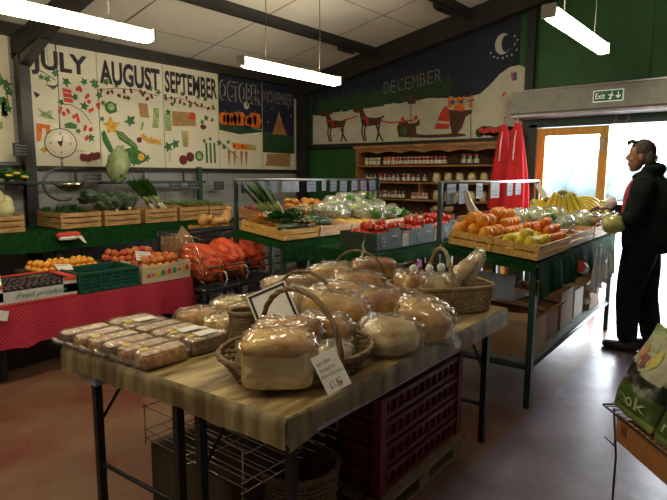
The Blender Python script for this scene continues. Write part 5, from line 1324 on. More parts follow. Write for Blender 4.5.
# ================================================================== BREAD TABLE
random.seed(81)
bt = thing('folding_table', 'pair of white topped folding tables with black legs under the bread cloth', 'table', (0, 0, 0))
TN, TRr, TBk, TL = Vector((1.13, 1.12, 0)), Vector((2.95, 1.17, 0)), Vector((2.90, 2.40, 0)), Vector((1.01, 2.36, 0))
def quad_slab(b, c, z0, z1, m=0):
    vs = [(p[0], p[1], z0) for p in c]+[(p[0], p[1], z1) for p in c]
    b.add(vs, [(3, 2, 1, 0), (4, 5, 6, 7), (0, 1, 5, 4), (1, 2, 6, 5), (2, 3, 7, 6), (3, 0, 4, 7)], m)
m1, m2 = TN.lerp(TL, .5), TRr.lerp(TBk, .5)
def shrink(c, k): g = sum(c, Vector())/4; return [p+(g-p).normalized()*k for p in c]
for c in ((TN, TRr, m2, m1), (m1, m2, TBk, TL)):
    b = B(); quad_slab(b, shrink([Vector(p) for p in c], .02), .715, .75); quad_slab(b, shrink([Vector(p) for p in c], .025), .655, .715)
    b.build('tabletop', mat('white_plastic_top', (0.42, 0.44, 0.50), .4, var=.04), bt)
def legset(c0, c1, x_in):
    """black folding leg frame between two points"""
    a, c = Vector(c0), Vector(c1)
    for p in (a, c): B().box((p.x, p.y, .345), (.032, .032, .69)).build('leg', BLACK, bt)
    B().tube([a+Vector((0, 0, .22)), c+Vector((0, 0, .22))], .013, 4).build('crossbar', BLACK, bt)
    B().tube([(a+c)/2+Vector((0, 0, .66)), (a+c)/2+Vector((x_in, 0, .66))], .012, 4).build('brace', BLACK, bt)
    B().tube([a+Vector((0, 0, .4)), a+Vector((x_in*.7, 0, .67))], .009, 4).build('brace', BLACK, bt)
legset((1.10, 2.26, 0), (1.14, 1.71, 0), .3); legset((1.15, 1.585, 0), (1.27, 1.24, 0), .3)
B().box((1.085, 2.26, .635), (.07, .18, .045)).build('corner_bracket', mat('white_plastic_top', (0.42, 0.44, 0.50)), bt)
legset((2.80, 1.22, 0), (2.78, 1.70, 0), -.3); legset((2.78, 1.84, 0), (2.76, 2.32, 0), -.3)
# vinyl cloth with woodgrain print
VM = bpy.data.materials.new('woodgrain_vinyl'); VM.use_nodes = True
nt = VM.node_tree; N = nt.nodes; L = nt.links; b_ = N['Principled BSDF']; b_.inputs['Roughness'].default_value = .42
tc = N.new('ShaderNodeTexCoord'); mp = N.new('ShaderNodeMapping'); mp.inputs['Scale'].default_value = (1.3, 7, 7); L.new(tc.outputs['Object'], mp.inputs[0])
nz = N.new('ShaderNodeTexNoise'); nz.inputs['Scale'].default_value = 2.4; nz.inputs['Detail'].default_value = 7; nz.inputs['Distortion'].default_value = .5; L.new(mp.outputs[0], nz.inputs['Vector'])
rp = N.new('ShaderNodeValToRGB'); rp.color_ramp.elements[0].position = .36; rp.color_ramp.elements[1].position = .62
rp.color_ramp.elements[0].color = (.13, .08, .03, 1); rp.color_ramp.elements[1].color = (.52, .40, .19, 1)
L.new(nz.outputs['Fac'], rp.inputs[0]); L.new(rp.outputs[0], b_.inputs['Base Color'])
VM2 = mat('woodgrain_vinyl_edge', (0.12, 0.085, 0.038), .5, scale=3, col2=(.34, .27, .145), stretch=(6, 6, 1))
b = B(); zt = .762
P4 = [Vector((p.x, p.y, zt)) for p in (TN, TRr, TBk, TL)]
b.grid(lambda u, v: (P4[0].lerp(P4[1], u)).lerp(P4[3].lerp(P4[2], u), v)+Vector((0, 0, .0015*math.sin(u*9)*math.sin(v*7))), 24, 16, 0)
dr_ = [.088, .085, .085, .095]
for i in range(4):
    a, c = P4[i], P4[(i+1) % 4]; d_ = c-a; out = Vector((d_.y, -d_.x, 0)).normalized(); ph = rnd(0, 6)
    def fn(u, v, a=a, d_=d_, out=out, i=i, ph=ph):
        vv = min(v*1.0, 1); rd = .012
        return a+d_*u+out*(rd*math.sin(min(v*4, 1)*PI/2)+.006*v*math.sin(u*14+ph))+Vector((0, 0, -dr_[i]*v*(1+.05*math.sin(u*17+ph)+.09*math.sin(u*5+ph))))
    b.grid(fn, 40, 6, 1)
# folded corner flap at the near corner
b.add([P4[0]+Vector((-.012, -.012, 0)), P4[0]+Vector((.10, -.014, -.004)), P4[0]+Vector((.12, -.02, -.085)), P4[0]+Vector((-.010, -.02, -.105))], [(0, 1, 2, 3)], 1)
tag(b.build('table_cover', [VM, VM2]), 'woodgrain printed vinyl cloth on the bread table', 'tablecloth')

# ---- bread in clear bags
CR1 = mat('crust_golden', (0.50, 0.22, 0.035), .6, scale=11, col2=(.82, .60, .24), bump=.5)
CR2 = mat('crust_brown', (0.34, 0.12, 0.02), .6, scale=11, col2=(.70, .42, .13), bump=.5)
CR3 = mat('crust_pale', (0.60, 0.42, 0.15), .65, scale=9, col2=(.84, .70, .38), bump=.4)
FLO = mat('floured_crust', (0.50, 0.32, 0.12), .7, scale=10, col2=(.84, .78, .52), bump=.3)
BFILM = film('bread_bag_film', (1, .985, .94), fac=.20, milky=.04, scale=22)
BFILM2 = film('bread_bag_film_milky', (1, .985, .94), fac=.22, milky=.16, scale=26)
def loaf(name, label, kind, p, size, rz, seed, crust, group=None, fm=None, neck=1, tilt=(0, 0)):
    l, d, h = size
    t = thing(name, label, 'bread', p, group=group, rot=(tilt[0], tilt[1], rz))
    b = B()
    if kind == 'tin':       # sandwich tin loaf: sides plus mushroomed top
        b.ell((0, 0, h*.40), (l/2, d/2, h*.41), 24, 14, e=.35, e2=.35, nz=.03, ns=3, seed=seed)
        b.build('crumb_side', CR3 if crust is CR1 else crust, t)
        b = B().ell((0, 0, h*.74), (l/2*1.03, d/2*1.04, h*.26), 24, 12, e=.75, e2=.5, nz=.08, ns=3, seed=seed); b.build('crust', crust, t)
    elif kind == 'bloomer':
        b.ell((0, 0, h*.47), (l/2, d/2, h*.5), 40, 24, e=.85, e2=.8, nz=.10, ns=2.5, seed=seed, crk=.05); b.build('crust', crust, t)
        b = B()
        for k in range(3):
            x = l*(-.22+.22*k); b.tube([(x-.01, -d*.28, h*.86), (x, 0, h*.965), (x+.01, d*.28, h*.86)], [.003, .009, .003], 5)
        b.build('score_mark', CR3, t)
    elif kind == 'rolls':
        for i in range(2):
            for j in range(2 if l < .2 else 3):
                n_ = 2 if l < .2 else 3
                b.ell((l*((j+.5)/n_-.5)*.92, d*(i-.5)*.46, h*.45), (l/n_*.5, d*.26, h*.44), 14, 9, nz=.06, ns=2, seed=seed+j+i)
        b.build('bread_rolls', crust, t)
    elif kind == 'stick':
        b.tube([(-l/2, 0, h/2), (-l*.4, 0, h/2), (0, 0, h*.52), (l*.4, 0, h/2), (l/2, 0, h/2)], [d*.15, d*.42, d*.5, d*.42, d*.12], 12); b.build('crust', crust, t)
    f = B().ell((0, 0, h*.5+.003), (l/2*1.10, d/2*1.12, h/2*1.06), 56, 32, e=.62, e2=.6, nz=.10, ns=3, seed=seed+9, crk=.16)
    if neck:
        nx = l/2*1.05; pts = [(nx*.9, 0, h*.5), (nx+.015, 0, h*.42), (nx+.03, 0, h*.3), (nx+.055, .01, h*.16)]
        f.tube(pts, [.05, .014, .02, .035], 12, flat=.5)
    f.build('clear_bag', fm or BFILM, t)
    return t
def wicker(b, ring, z, r, n, waves, amp, ph, m=0):
    pts = []
    for i in range(n):
        a = 2*PI*i/n; x, y = ring(a); k = 1+amp*math.sin(a*waves+ph); pts.append((x*k, y*k, z))
    b.tube(pts, r, 5, m, closed=True)
WK = mat('wicker_dark', (0.115, 0.070, 0.030), .6, scale=30, col2=(.22, .145, .065)); WK2 = mat('wicker_light', (0.24, 0.16, 0.075), .6, scale=30, col2=(.36, .25, .12))
def basket(name, label, c, rx, ry, h, rz, m, flare=1.2, se=1.0, handle=None, rows=9, cat='basket', sr=.005):
    t = thing(name, label, cat, c, rz)
    def mk(k):
        def ring(a):
            ca, sa = math.cos(a), math.sin(a)
            return (math.copysign(abs(ca)**se, ca)*rx*k, math.copysign(abs(sa)**se, sa)*ry*k)
        return ring
    b = B(); W = 22
    for i in range(rows):
        s = i/(rows-1); wicker(b, mk(1+(flare-1)*s), .006+h*s, sr, 132, W, .018, (i % 2)*PI)
    b.build('woven_side', m, t)
    b = B()
    for i in range(W*2):
        a = 2*PI*(i+.5)/(W*2); x0, y0 = mk(1)(a); x1, y1 = mk(flare)(a); b.tube([(x0, y0, 0), (x1, y1, h+.005)], .003, 4)
    b.build('stake', m, t)
    b = B(); wicker(b, mk(flare), h+.008, sr*1.9, 96, 30, .01, 0); wicker(b, mk(flare*1.01), h+.002, sr*1.5, 96, 30, .01, PI); b.build('rim', m, t)
    b = B(); g = mk(1); pts = [(g(2*PI*i/40)[0], g(2*PI*i/40)[1], .004) for i in range(40)]; b.poly(pts)
    for k in range(1, 7): wicker(b, mk(k/7), .007, .004, 60, 15, .02, k*PI)
    b.build('woven_base', m, t)
    if handle:
        hh, ang, hr = handle
        ex, ey = mk(flare)(ang); b = B()
        for tw in (0, 2.09, 4.18):
            pts = []
            for i in range(40):
                s = i/39; th = PI*s; cx = math.cos(th); q = Vector((ex*cx, ey*cx, h*.5+(hh-h*.5)*math.sin(th)**.8))
                a = tw+s*26; rad = Vector((ex*cx, ey*cx, (hh)*math.sin(th)*.8)).normalized(); sd = Vector((-ey, ex, 0)).normalized()
                pts.append(q+(rad*math.cos(a)+sd*math.sin(a))*hr*.5)
            b.tube(pts, hr*.62, 6)
        b.build('handle', m, t)
    return t
ZB_ = .768
basket('wicker_basket', 'oval dark wicker basket with tall twisted handle at the table front', (1.45, 1.375, ZB_), .24, .19, .085, R(-20), WK, 1.25, 1.0, (.31, R(100), .011))
loaf('tin_loaf', 'big white tin loaf in clear film at the front of the oval basket', 'tin', (1.262, 1.292, ZB_+.022), (.245, .16, .185), R(-48), 3, CR1, neck=0)
loaf('tin_loaf', 'brown tin loaf behind the big white loaf in the oval basket', 'tin', (1.45, 1.43, ZB_+.022), (.25, .13, .165), R(-50), 5, CR2, neck=0)
loaf('split_loaf', 'brown split loaf standing in clear film at the handle of the oval basket', 'bloomer', (1.61, 1.39, ZB_+.03), (.22, .12, .15), R(-62), 7, CR2, neck=0)
loaf('bread_roll_pack', 'small milky bag of rolls behind the white price card', 'rolls', (1.50, 1.24, ZB_+.02), (.13, .10, .10), R(-30), 8, CR3, fm=BFILM2, neck=0)
# price card with the handwriting
t = thing('price_card', 'tilted white price card with grey handwriting on the oval basket', 'price card', (0, 0, 0))
cpos = (_f*CF+_r2*(331-333.5)+_u2*(250-371)).normalized()
cam_o = Vector((0, 0, CH)); dist = 1.76
cpt = cam_o+cpos*dist
cx_ = Vector((.64, -.77, 0)).normalized(); n_ = Vector((-.72, -.60, .28)).normalized(); cx_ = (cx_-n_*cx_.dot(n_)).normalized(); cz_ = n_.cross(cx_)*-1
if cz_.z < 0: cz_ = -cz_
ang = R(27); ux = cx_*math.cos(ang)+cz_*math.sin(ang); uz = cz_*math.cos(ang)-cx_*math.sin(ang)
w_, h_ = .083, .126
b = B(); b.add([cpt-ux*w_/2-uz*h_/2, cpt+ux*w_/2-uz*h_/2, cpt+ux*w_/2+uz*h_/2, cpt-ux*w_/2+uz*h_/2]+[cpt-n_*.002-ux*w_/2-uz*h_/2, cpt-n_*.002+ux*w_/2-uz*h_/2, cpt-n_*.002+ux*w_/2+uz*h_/2, cpt-n_*.002-ux*w_/2+uz*h_/2], [(0, 1, 2, 3), (7, 6, 5, 4), (0, 4, 5, 1), (1, 5, 6, 2), (2, 6, 7, 3), (3, 7, 4, 0)])
b.build('card', mat('white_price_card', (.80, .79, .74), .5, var=.02), t)
b = B(); PG = mat('pen_dark', (.09, .08, .09), .7)
o0 = cpt+n_*.0015
for txt, x, z, ww, hh in (('on the', .10, .74, .55, .10), ('bread is', .12, .56, .60, .10), ('Made in the Store', .06, .40, .88, .09), ('£1.85', .22, .10, .50, .19)):
    put_text(b, txt, o0-ux*w_/2-uz*h_/2+ux*w_*x+uz*h_*z, ux*w_*ww, uz*h_*hh, 0, .0)
b.build('handwriting', PG, t)
b = B().tube([cpt-uz*h_*.5+Vector((0, 0, .03)), Vector((cpt.x+.06, cpt.y+.05, ZB_+.09))], .004, 5); b.build('peg', WHITE, t)

# second basket behind with frame card
basket('wicker_basket', 'round wicker basket behind the oval basket, its handle crossing the black-edged card', (2.02, 1.86, ZB_), .21, .17, .09, R(-20), WK, 1.2, 1.0, (.245, R(105), .009))
loaf('bread_roll_pack', 'clear bag of pale rolls in the round basket behind the oval one', 'rolls', (2.00, 1.90, ZB_+.03), (.26, .16, .12), R(-45), 12, CR3, fm=BFILM)
loaf('bloomer_loaf', 'golden loaf in glossy film leaning over the side of the round basket', 'bloomer', (2.12, 1.72, ZB_+.04), (.30, .17, .15), R(-52), 13, CR1, neck=1)
t = thing('framed_card', 'white card with a thick black border leaning between the wicker baskets', 'sign card', (0, 0, 0))
fp_ = cam_o+(_f*CF+_r2*(275-333.5)+_u2*(250-312)).normalized()*2.42
nn = Vector((-.70, -.55, .45)).normalized(); cx_ = Vector((.64, -.77, 0)); cx_ = (cx_-nn*cx_.dot(nn)).normalized(); cz_ = cx_.cross(nn)*-1
if cz_.z < 0: cz_ = -cz_
ang = R(24); ux = cx_*math.cos(ang)+cz_*math.sin(ang); uz = cz_*math.cos(ang)-cx_*math.sin(ang)
def fq(s, off): return [fp_+nn*off+ux*(a*.085*s[0])+uz*(c*.11*s[1]) for a, c in ((-1, -1), (1, -1), (1, 1), (-1, 1))]
b = B(); b.add(fq((1.08, 1.06), -.003)+fq((1.08, 1.06), 0), [(3, 2, 1, 0), (4, 5, 6, 7), (0, 1, 5, 4), (1, 2, 6, 5), (2, 3, 7, 6), (3, 0, 4, 7)]); b.build('card', WHITE, t)
b = B(); A_, C_ = fq((1.0, 1.0), .002), fq((.86, .89), .002)
b.add(A_+C_, [(0, 1, 5, 4), (1, 2, 6, 5), (2, 3, 7, 6), (3, 0, 4, 7)]); b.build('black_border', INK, t)
b = B().tube([fp_-nn*.01, fp_-nn*.12-Vector((0, 0, .12))], .005, 4); b.build('prop', INK, t)
b = thing('bread_roll_pack', 'milky white bag in front of the black-edged card', 'bread', (1.80, 1.72, ZB_+.03))
B().ell((0, 0, .09), (.07, .06, .09), 16, 10, nz=.2, ns=3, seed=4).build('bread_rolls', CR3, b); B().ell((0, 0, .095), (.082, .07, .105), 24, 14, e=.8, nz=.2, ns=5, seed=5).build('clear_bag', BFILM2, b)

# third basket with arch handle and ribbon
basket('wicker_basket', 'wicker basket at the back of the table with a flower tied to its handle', (2.76, 2.08, ZB_), .20, .16, .10, R(-30), WK, 1.2, 1.0, (.255, R(118), .008))
loaf('bloomer_loaf', 'shiny wrapped loaf at the left of the back basket', 'bloomer', (2.52, 2.12, ZB_+.03), (.30, .17, .15), R(-35), 22, CR1)
loaf('bloomer_loaf', 'shiny wrapped loaf lying before the back basket', 'bloomer', (2.50, 1.90, ZB_+.03), (.30, .16, .14), R(-40), 23, CR1)
loaf('tin_loaf', 'brown wrapped loaf in the back basket, right of its handle', 'tin', (2.84, 2.02, ZB_+.05), (.27, .15, .15), R(-48), 24, CR2)
loaf('bread_roll_pack', 'clear bag of rolls half hidden behind the back basket handle', 'rolls', (2.70, 2.22, ZB_+.05), (.22, .15, .12), R(-40), 25, CR3)
loaf('tin_loaf', 'wrapped loaf at the far left corner of the table, beside the round basket', 'tin', (2.28, 2.25, ZB_), (.28, .14, .13), R(-28), 26, CR2, fm=BFILM2)
fl = thing('ribbon_flower', 'blue and white paper flower tied with pale twine to the back basket handle', 'decoration', (2.66, 1.97, .985))
b = B(); 
for k in range(6): a = k*PI/3; b.ell((.02*math.cos(a), .02*math.sin(a), 0), (.022, .014, .006), 8, 5, M=Matrix.Rotation(0, 4, 'Z'))
b.build('petal', mat('petal_blue', (.55, .62, .78), .6, scale=30, col2=(.8, .82, .85)), fl)
B().ell((0, 0, .007), (.008, .008, .006), 8, 5).build('flower_centre', mat('flower_green', (.1, .35, .2)), fl)
B().tube([(0, 0, 0), (-.012, 0, .04), (.01, 0, .06), (-.008, 0, .09), (.005, 0, .12)], [.008, .007, .008, .006, .004], 6).build('twine', mat('pale_twine', (.45, .40, .28), .8), fl)
b = B(); b.add([(-.006, -.006, .11), (.014, .004, .11), (.034, .012, .17), (.016, .0, .175)], [(0, 1, 2, 3)]); b.add([(-.006, -.002, .11), (.014, .008, .11), (.034, .016, .17), (.016, .004, .175)], [(3, 2, 1, 0)]); b.build('black_card', INK, fl)

# right rectangular basket
ra = R(-37.5)
basket('wicker_basket', 'long rectangular light wicker basket with a hoop handle at the table end', (2.68, 1.45, ZB_), .26, .15, .13, ra, WK2, 1.1, .55, (.335, R(90), .010), 11)
def rb_(u, v, z=0): return (2.68+u*math.cos(ra)-v*math.sin(ra), 1.45+u*math.sin(ra)+v*math.cos(ra), ZB_+z)
loaf('bread_roll_pack', 'bag of golden rolls at the left end of the rectangular basket', 'rolls', rb_(-.16, .02, .06), (.17, .17, .15), ra+.3, 31, CR1, neck=0)
loaf('bread_roll_pack', 'bag of golden rolls left of the hoop handle', 'rolls', rb_(-.05, -.03, .06), (.15, .17, .14), ra+1.2, 32, FLO, neck=0)
loaf('bread_roll_pack', 'milky bag of rolls right of the hoop handle', 'rolls', rb_(.04, .0, .05), (.14, .16, .14), ra+.9, 33, CR3, neck=0, fm=BFILM2)
loaf('baguette_pack', 'wrapped stick loaf leaning beside the hoop handle of the rectangular basket', 'stick', rb_(.12, .0, .14), (.28, .08, .07), ra+.2, 34, CR1, neck=0, tilt=(0, R(-40)))
loaf('baguette_pack', 'tall wrapped pale baguette standing at the right end of the rectangular basket', 'stick', rb_(.21, .03, .14), (.32, .085, .075), ra, 35, CR3, neck=0, tilt=(0, R(-62)))
for k, (u, v) in enumerate(((-.14, .05), (-.05, .04), (.03, .06))):
    t = B().ell((0, 0, 0), (.025, .022, .026), 12, 8, nz=.25, ns=3, seed=k).build('bag_tie', mat('white_twist', (.72, .72, .70), .5)); t.location = rb_(u, v, .215); tag(t, ['left', 'middle', 'right'][k]+' of the three knotted white bag tops in the rectangular basket', 'bag knot', 'knotted bag tops')
# free loaves in front
loaf('round_loaf', 'round floured loaf in clear film near the front edge of the table', 'bloomer', (1.85, 1.225, ZB_), (.235, .20, .145), R(-30), 41, FLO, neck=1)
loaf('round_loaf', 'floured loaf in clear film leaning behind the front round loaf', 'bloomer', (2.13, 1.25, ZB_+.01), (.24, .17, .17), R(-75), 42, CR1, neck=1, tilt=(.2, .3))
loaf('bloomer_loaf', 'long brown loaf in clear film left of the rectangular basket', 'bloomer', (2.20, 1.53, ZB_+.02), (.30, .17, .15), R(-42), 43, CR2, neck=0)
loaf('bread_roll_pack', 'small floured roll in film between the long brown and front round loaves', 'bloomer', (1.98, 1.40, ZB_), (.13, .12, .10), R(-20), 44, FLO, neck=0)
loaf('bloomer_loaf', 'wrapped golden loaf leaning on the handle side of the oval basket', 'bloomer', (1.86, 1.56, ZB_+.02), (.30, .15, .19), R(-58), 45, CR1, neck=0, tilt=(.15, .2))
loaf('bread_roll_pack', 'clear bag of rolls between the round basket and the long brown loaf', 'rolls', (2.30, 1.74, ZB_+.01), (.22, .16, .11), R(-40), 46, CR1)
# small coiled dark basket
basket('bread_coil_basket', 'small deep dark coiled basket beside the wrapped cakes', (1.60, 1.86, ZB_), .055, .055, .11, 0, WK, 1.15, 1.0, None, 11)

# ---- wrapped cake bars
random.seed(83)
CK1 = mat('cake_side', (0.28, 0.11, 0.03), .7, scale=40, col2=(.58, .34, .12)); CK2 = mat('cake_dark', (0.07, 0.03, 0.015), .7, scale=25, col2=(.14, .06, .03)); ICE = mat('icing', (0.80, 0.70, 0.54), .5, scale=30, stretch=(1, .35, 1), col2=(.40, .16, .06)); STK = mat('yellow_sticker', (.75, .6, .03), .5)
n = 0
def cake(x, y, L_, dark, lab, st):
    global n
    n += 1
    t = thing('wrapped_cake', lab, 'cake', (x, y, ZB_), rz=rnd(-.05, .05), group='wrapped cake bars')
    B().ell((0, 0, .028), (L_/2, .042, .028), 20, 8, e=.3, e2=.3, nz=.03, ns=5, seed=n).build('sponge', CK2 if dark else CK1, t)
    B().ell((0, 0, .056), (L_/2*.96, .039, .007), 20, 6, e=.5, e2=.3, nz=.15, ns=6, seed=n).build('icing', CK2 if dark == 2 else ICE, t)
    if st:
        B().box((-L_*.36, .01, .072), (.032, .026, .001)).build('sticker', STK, t)
    if st == 2: B().box((0.0, 0, .0735), (.10, .060, .001)).build('paper_label', WHITE, t)
    f = B().ell((0, 0, .034), (L_/2*1.07, .048, .037), 26, 12, e=.4, e2=.35, nz=.08, ns=7, seed=n+40)
    for s in (-1, 1): f.grid(lambda u, v, s=s: Vector((s*(L_/2*1.03+.028*v), -.042+.084*u, .03+.012*math.sin(u*22)*v)), 12, 2)
    f.build('clear_wrapper', film('cake_film', fac=.15, milky=.03, scale=34, bump=1.0), t)
RW = ['nearest the front corner', 'second from the front corner', 'third from the front corner', 'fourth from the front corner', 'fifth from the front corner', 'at the far left corner']
for j in range(6):
    y = 1.83+j*.098
    cake(1.155-.012*j, y, .20, 1 if j in (2, 5) else 0, 'wrapped cake bar in the outer row, '+RW[j], 1 if j in (0, 1, 3) else 0)
    cake(1.375-.012*j, y+.01, .20, 1 if j in (0, 3) else 0, 'wrapped cake bar in the inner row, '+RW[j], 2 if j in (0, 1, 4) else 0)
for k, (x, y, a) in enumerate(((1.62, 2.02, .3), (1.60, 2.20, -.2), (1.84, 2.10, .1), (1.86, 2.28, .4), (2.04, 2.22, -.1), (1.80, 1.96, .6), (2.08, 2.08, .3))):
    loaf('bun_pack', ['clear pack of iced buns beside the inner cake bars', 'clear pack of iced buns at the back edge, next to the cake bars', 'clear pack of buns in the middle of the bun packs', 'clear pack of buns at the back edge, behind the middle one', 'clear pack of buns at the back edge, farthest from the cakes', 'clear pack of buns beside the small coiled basket', 'clear pack of buns beside the round basket'][k], 'rolls', (x, y, ZB_), (.20, .14, .075), a, 60+k, (CR3, CR1, CR2)[k % 3], 'packs of buns', fm=BFILM, neck=k % 2)

# ================================================================== UNDER THE TABLE
random.seed(85)
pl = thing('wooden_pallet', 'small wooden pallet under the stack of red bread crates', 'pallet', (2.18, 1.50, 0), R(2))
PLW = mat('pallet_wood', (0.20, 0.14, 0.07), .8, var=.3, scale=8, bump=.3)
for k in range(5): B().box((0, -.24+k*.12, .105), (.84, .09, .018)).build('deck_board', PLW, pl)
for x in (-.37, 0, .37):
    for y in (-.22, .22): B().box((x, y, .055), (.10, .09, .08)).build('block', PLW, pl)
for y in (-.22, .22): B().box((0, y, .008), (.84, .09, .014)).build('skid', PLW, pl)
RDP = mat('red_plastic', (0.13, 0.014, 0.012), .4, var=.15)
def bread_crate(lab, z):
    t = thing('bread_crate', lab, 'bread crate', (2.20, 1.52, z), R(2), group='stacked red bread crates'); l, d, h = .76, .50, .10
    for s in (-1, 1):
        b = B(); b.box((0, s*d/2, h*.88), (l, .03, .022)); b.box((0, s*d/2, .01), (l, .02, .02)); b.box((0, s*(d/2-.012), h*.45), (l, .004, h*.8))
        for k in range(13): b.box((-l/2+l*k/12, s*d/2, h*.45), (.012, .02, h*.8))
        b.build('side_panel', RDP, t)
    for s in (-1, 1):
        b = B(); b.box((s*l/2, 0, h*.88), (.03, d, .022)); b.box((s*l/2, 0, .01), (.02, d, .02)); b.box((s*(l/2-.012), 0, h*.45), (.004, d, h*.8))
        for k in range(9): b.box((s*l/2, -d/2+d*k/8, h*.45), (.02, .012, h*.8))
        b.build('end_panel', RDP, t)
    for i in (-1, 1):
        for j in (-1, 1): B().box((i*l/2, j*d/2, h*.55), (.05, .045, h*1.1)).build('corner_post', RDP, t)
    b = B().box((0, 0, .006), (l-.02, d-.02, .006)); b.build('base_board', RDP, t)
for k in range(4): bread_crate(['lowest red bread crate, on the pallet', 'second red bread crate from the pallet', 'third red bread crate from the pallet', 'topmost red bread crate under the table'][k], .118+k*.112)
# white sticker on crate
# chrome wire shelf stack
wr = thing('wire_rack', 'chrome wire tray leaning under the left end of the bread table', 'wire rack', (1.52, 1.80, .31))
b = B()
for z, n_w in ((0, 11), (.12, 9), (.17, 9)):
    for k in range(n_w): b.tube([(-.26, .30-k*.055, z), (.28, .30-k*.055-.04, z)], .0022, 4)
    for x in (-.26, 0, .28): b.tube([(x, .31, z-.003), (x, .31-n_w*.055-.02, z-.003)], .003, 4)
for x, y in ((-.26, .30), (.28, .26), (-.26, -.28), (.28, -.30)): b.tube([(x, y, -.02), (x, y, .19)], .003, 4)
b = B()
for z in (0, .05, .16):
    for k in range(8): y = .30-k*.075; b.tube([(y*.3-.25, y, z), (y*.3+.02, y-.02, z)], .0022, 4)
b = B()
for z in (0.02, .06, .17):
    for k in range(8):
        x = -.28+k*.075; b.tube([(x, .32, z), (x+.02, -.34, z)], .0030, 4)
    for y in (.32, -.01, -.34): b.tube([(-.29, y, z-.004), (.28, y, z-.004)], .0032, 4)
for x in (-.28, .27):
    for y in (.32, -.34): b.tube([(x, y, -.01), (x, y, .18)], .0035, 4)
b.build('wire_tray', CHROME, wr)
b = thing('cardboard_box', 'old brown box under the chrome wire tray', 'cardboard box', (1.54, 1.86, 0))
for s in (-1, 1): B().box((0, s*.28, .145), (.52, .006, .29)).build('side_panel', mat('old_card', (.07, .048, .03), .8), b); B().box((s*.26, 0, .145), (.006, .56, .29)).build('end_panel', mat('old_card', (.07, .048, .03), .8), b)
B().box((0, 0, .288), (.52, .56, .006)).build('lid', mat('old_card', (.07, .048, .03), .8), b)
basket('wicker_basket', 'round wicker basket on the floor under the table, beside the red crates', (1.60, 1.52, .0), .15, .15, .27, 0, mat('wicker_floor', (.15, .10, .05), .6, scale=30, col2=(.22, .15, .08)), 1.15, 1.0, None, 14, sr=.007)
# ================================================================== UNDER AND BESIDE THE STANDS
random.seed(91)
def open_box(label, loc, dim, rz, m, flaps=True, name='cardboard_box'):
    l, d, h = dim; t = thing(name, label, 'cardboard box', loc, rz)
    for s in (-1, 1):
        B().box((0, s*d/2, h/2), (l, .006, h)).build('side_panel', m, t); B().box((s*l/2, 0, h/2), (.006, d-.01, h)).build('end_panel', m, t)
    B().box((0, 0, .004), (l-.01, d-.01, .006)).build('base_board', m, t)
    if flaps:
        for s in (-1, 1):
            o = rnd(.03, .09)
            b = B().add([(-l/2, s*d/2, h), (l/2, s*d/2, h), (l/2-.01, s*(d/2+o), h+rnd(.02, .07)), (-l/2+.01, s*(d/2+o), h+rnd(-.02, .05))], [(0, 1, 2, 3)]); b.build('flap', m, t)
            b = B().add([(s*l/2, -d/2, h), (s*l/2, d/2, h), (s*(l/2-.05), d/2-.01, h+rnd(.01, .05)), (s*(l/2-.05), -d/2+.01, h+rnd(.01, .05))], [(0, 1, 2, 3)]); b.build('flap', m, t)
    return t
open_box('open brown cardboard box at the near corner of the aisle stand\'s lower shelf', (3.66, 1.45, .301), (.36, .44, .25), .04, CARDL)
open_box('torn cardboard box second along the aisle stand\'s lower shelf', (4.06, 1.47, .301), (.30, .40, .24), .0, CARD)
open_box('brown cardboard box behind the torn one under the aisle stand', (4.48, 1.50, .301), (.36, .42, .30), .05, CARD, False)
open_box('small pale carton under the aisle stand, below the white plastic bags', (4.92, 1.42, .301), (.28, .20, .24), .03, mat('pale_carton', (.42, .36, .28), .7), False)
open_box('dark brown box at the doorway end under the aisle stand', (5.35, 1.48, .301), (.36, .36, .30), .03, CARD)
open_box('cardboard box on the lower shelf of the tomato stand', (3.80, 2.58, .301), (.44, .40, .32), .0, CARD)
open_box('cardboard box beside the leg of the tomato stand', (4.38, 2.58, .301), (.42, .40, .36), .0, CARD, False)
t = thing('plastic_crate', 'grey-blue plastic tray hanging under the left end of the aisle stand', 'crate', (3.52, 1.56, .76))
BLP = mat('blue_grey_plastic', (0.16, 0.20, 0.27), .45, var=.1)
B().box((0, .0, 0), (.01, .42, .17), M=Matrix.Rotation(.15, 4, 'Y')).build('side_panel', BLP, t); B().box((.15, 0, -.085), (.3, .42, .01)).build('base_board', BLP, t); B().box((.15, .21, 0), (.3, .01, .17)).build('side_panel', BLP, t)
for k in range(3):
    t = thing('plastic_crate', ['dark blue plastic crate under the near end of the middle stand', 'dark plastic crate in the middle under the salad crates', 'dark plastic crate under the far end of the middle stand'][k], 'crate', (3.52+k*.72, 3.48, .221))
    plcrate(t, .58, .38, .30, mat('navy_plastic', (0.012, 0.018, 0.05), .4) if k == 0 else mat('dark_plastic', (.02, .025, .028)))
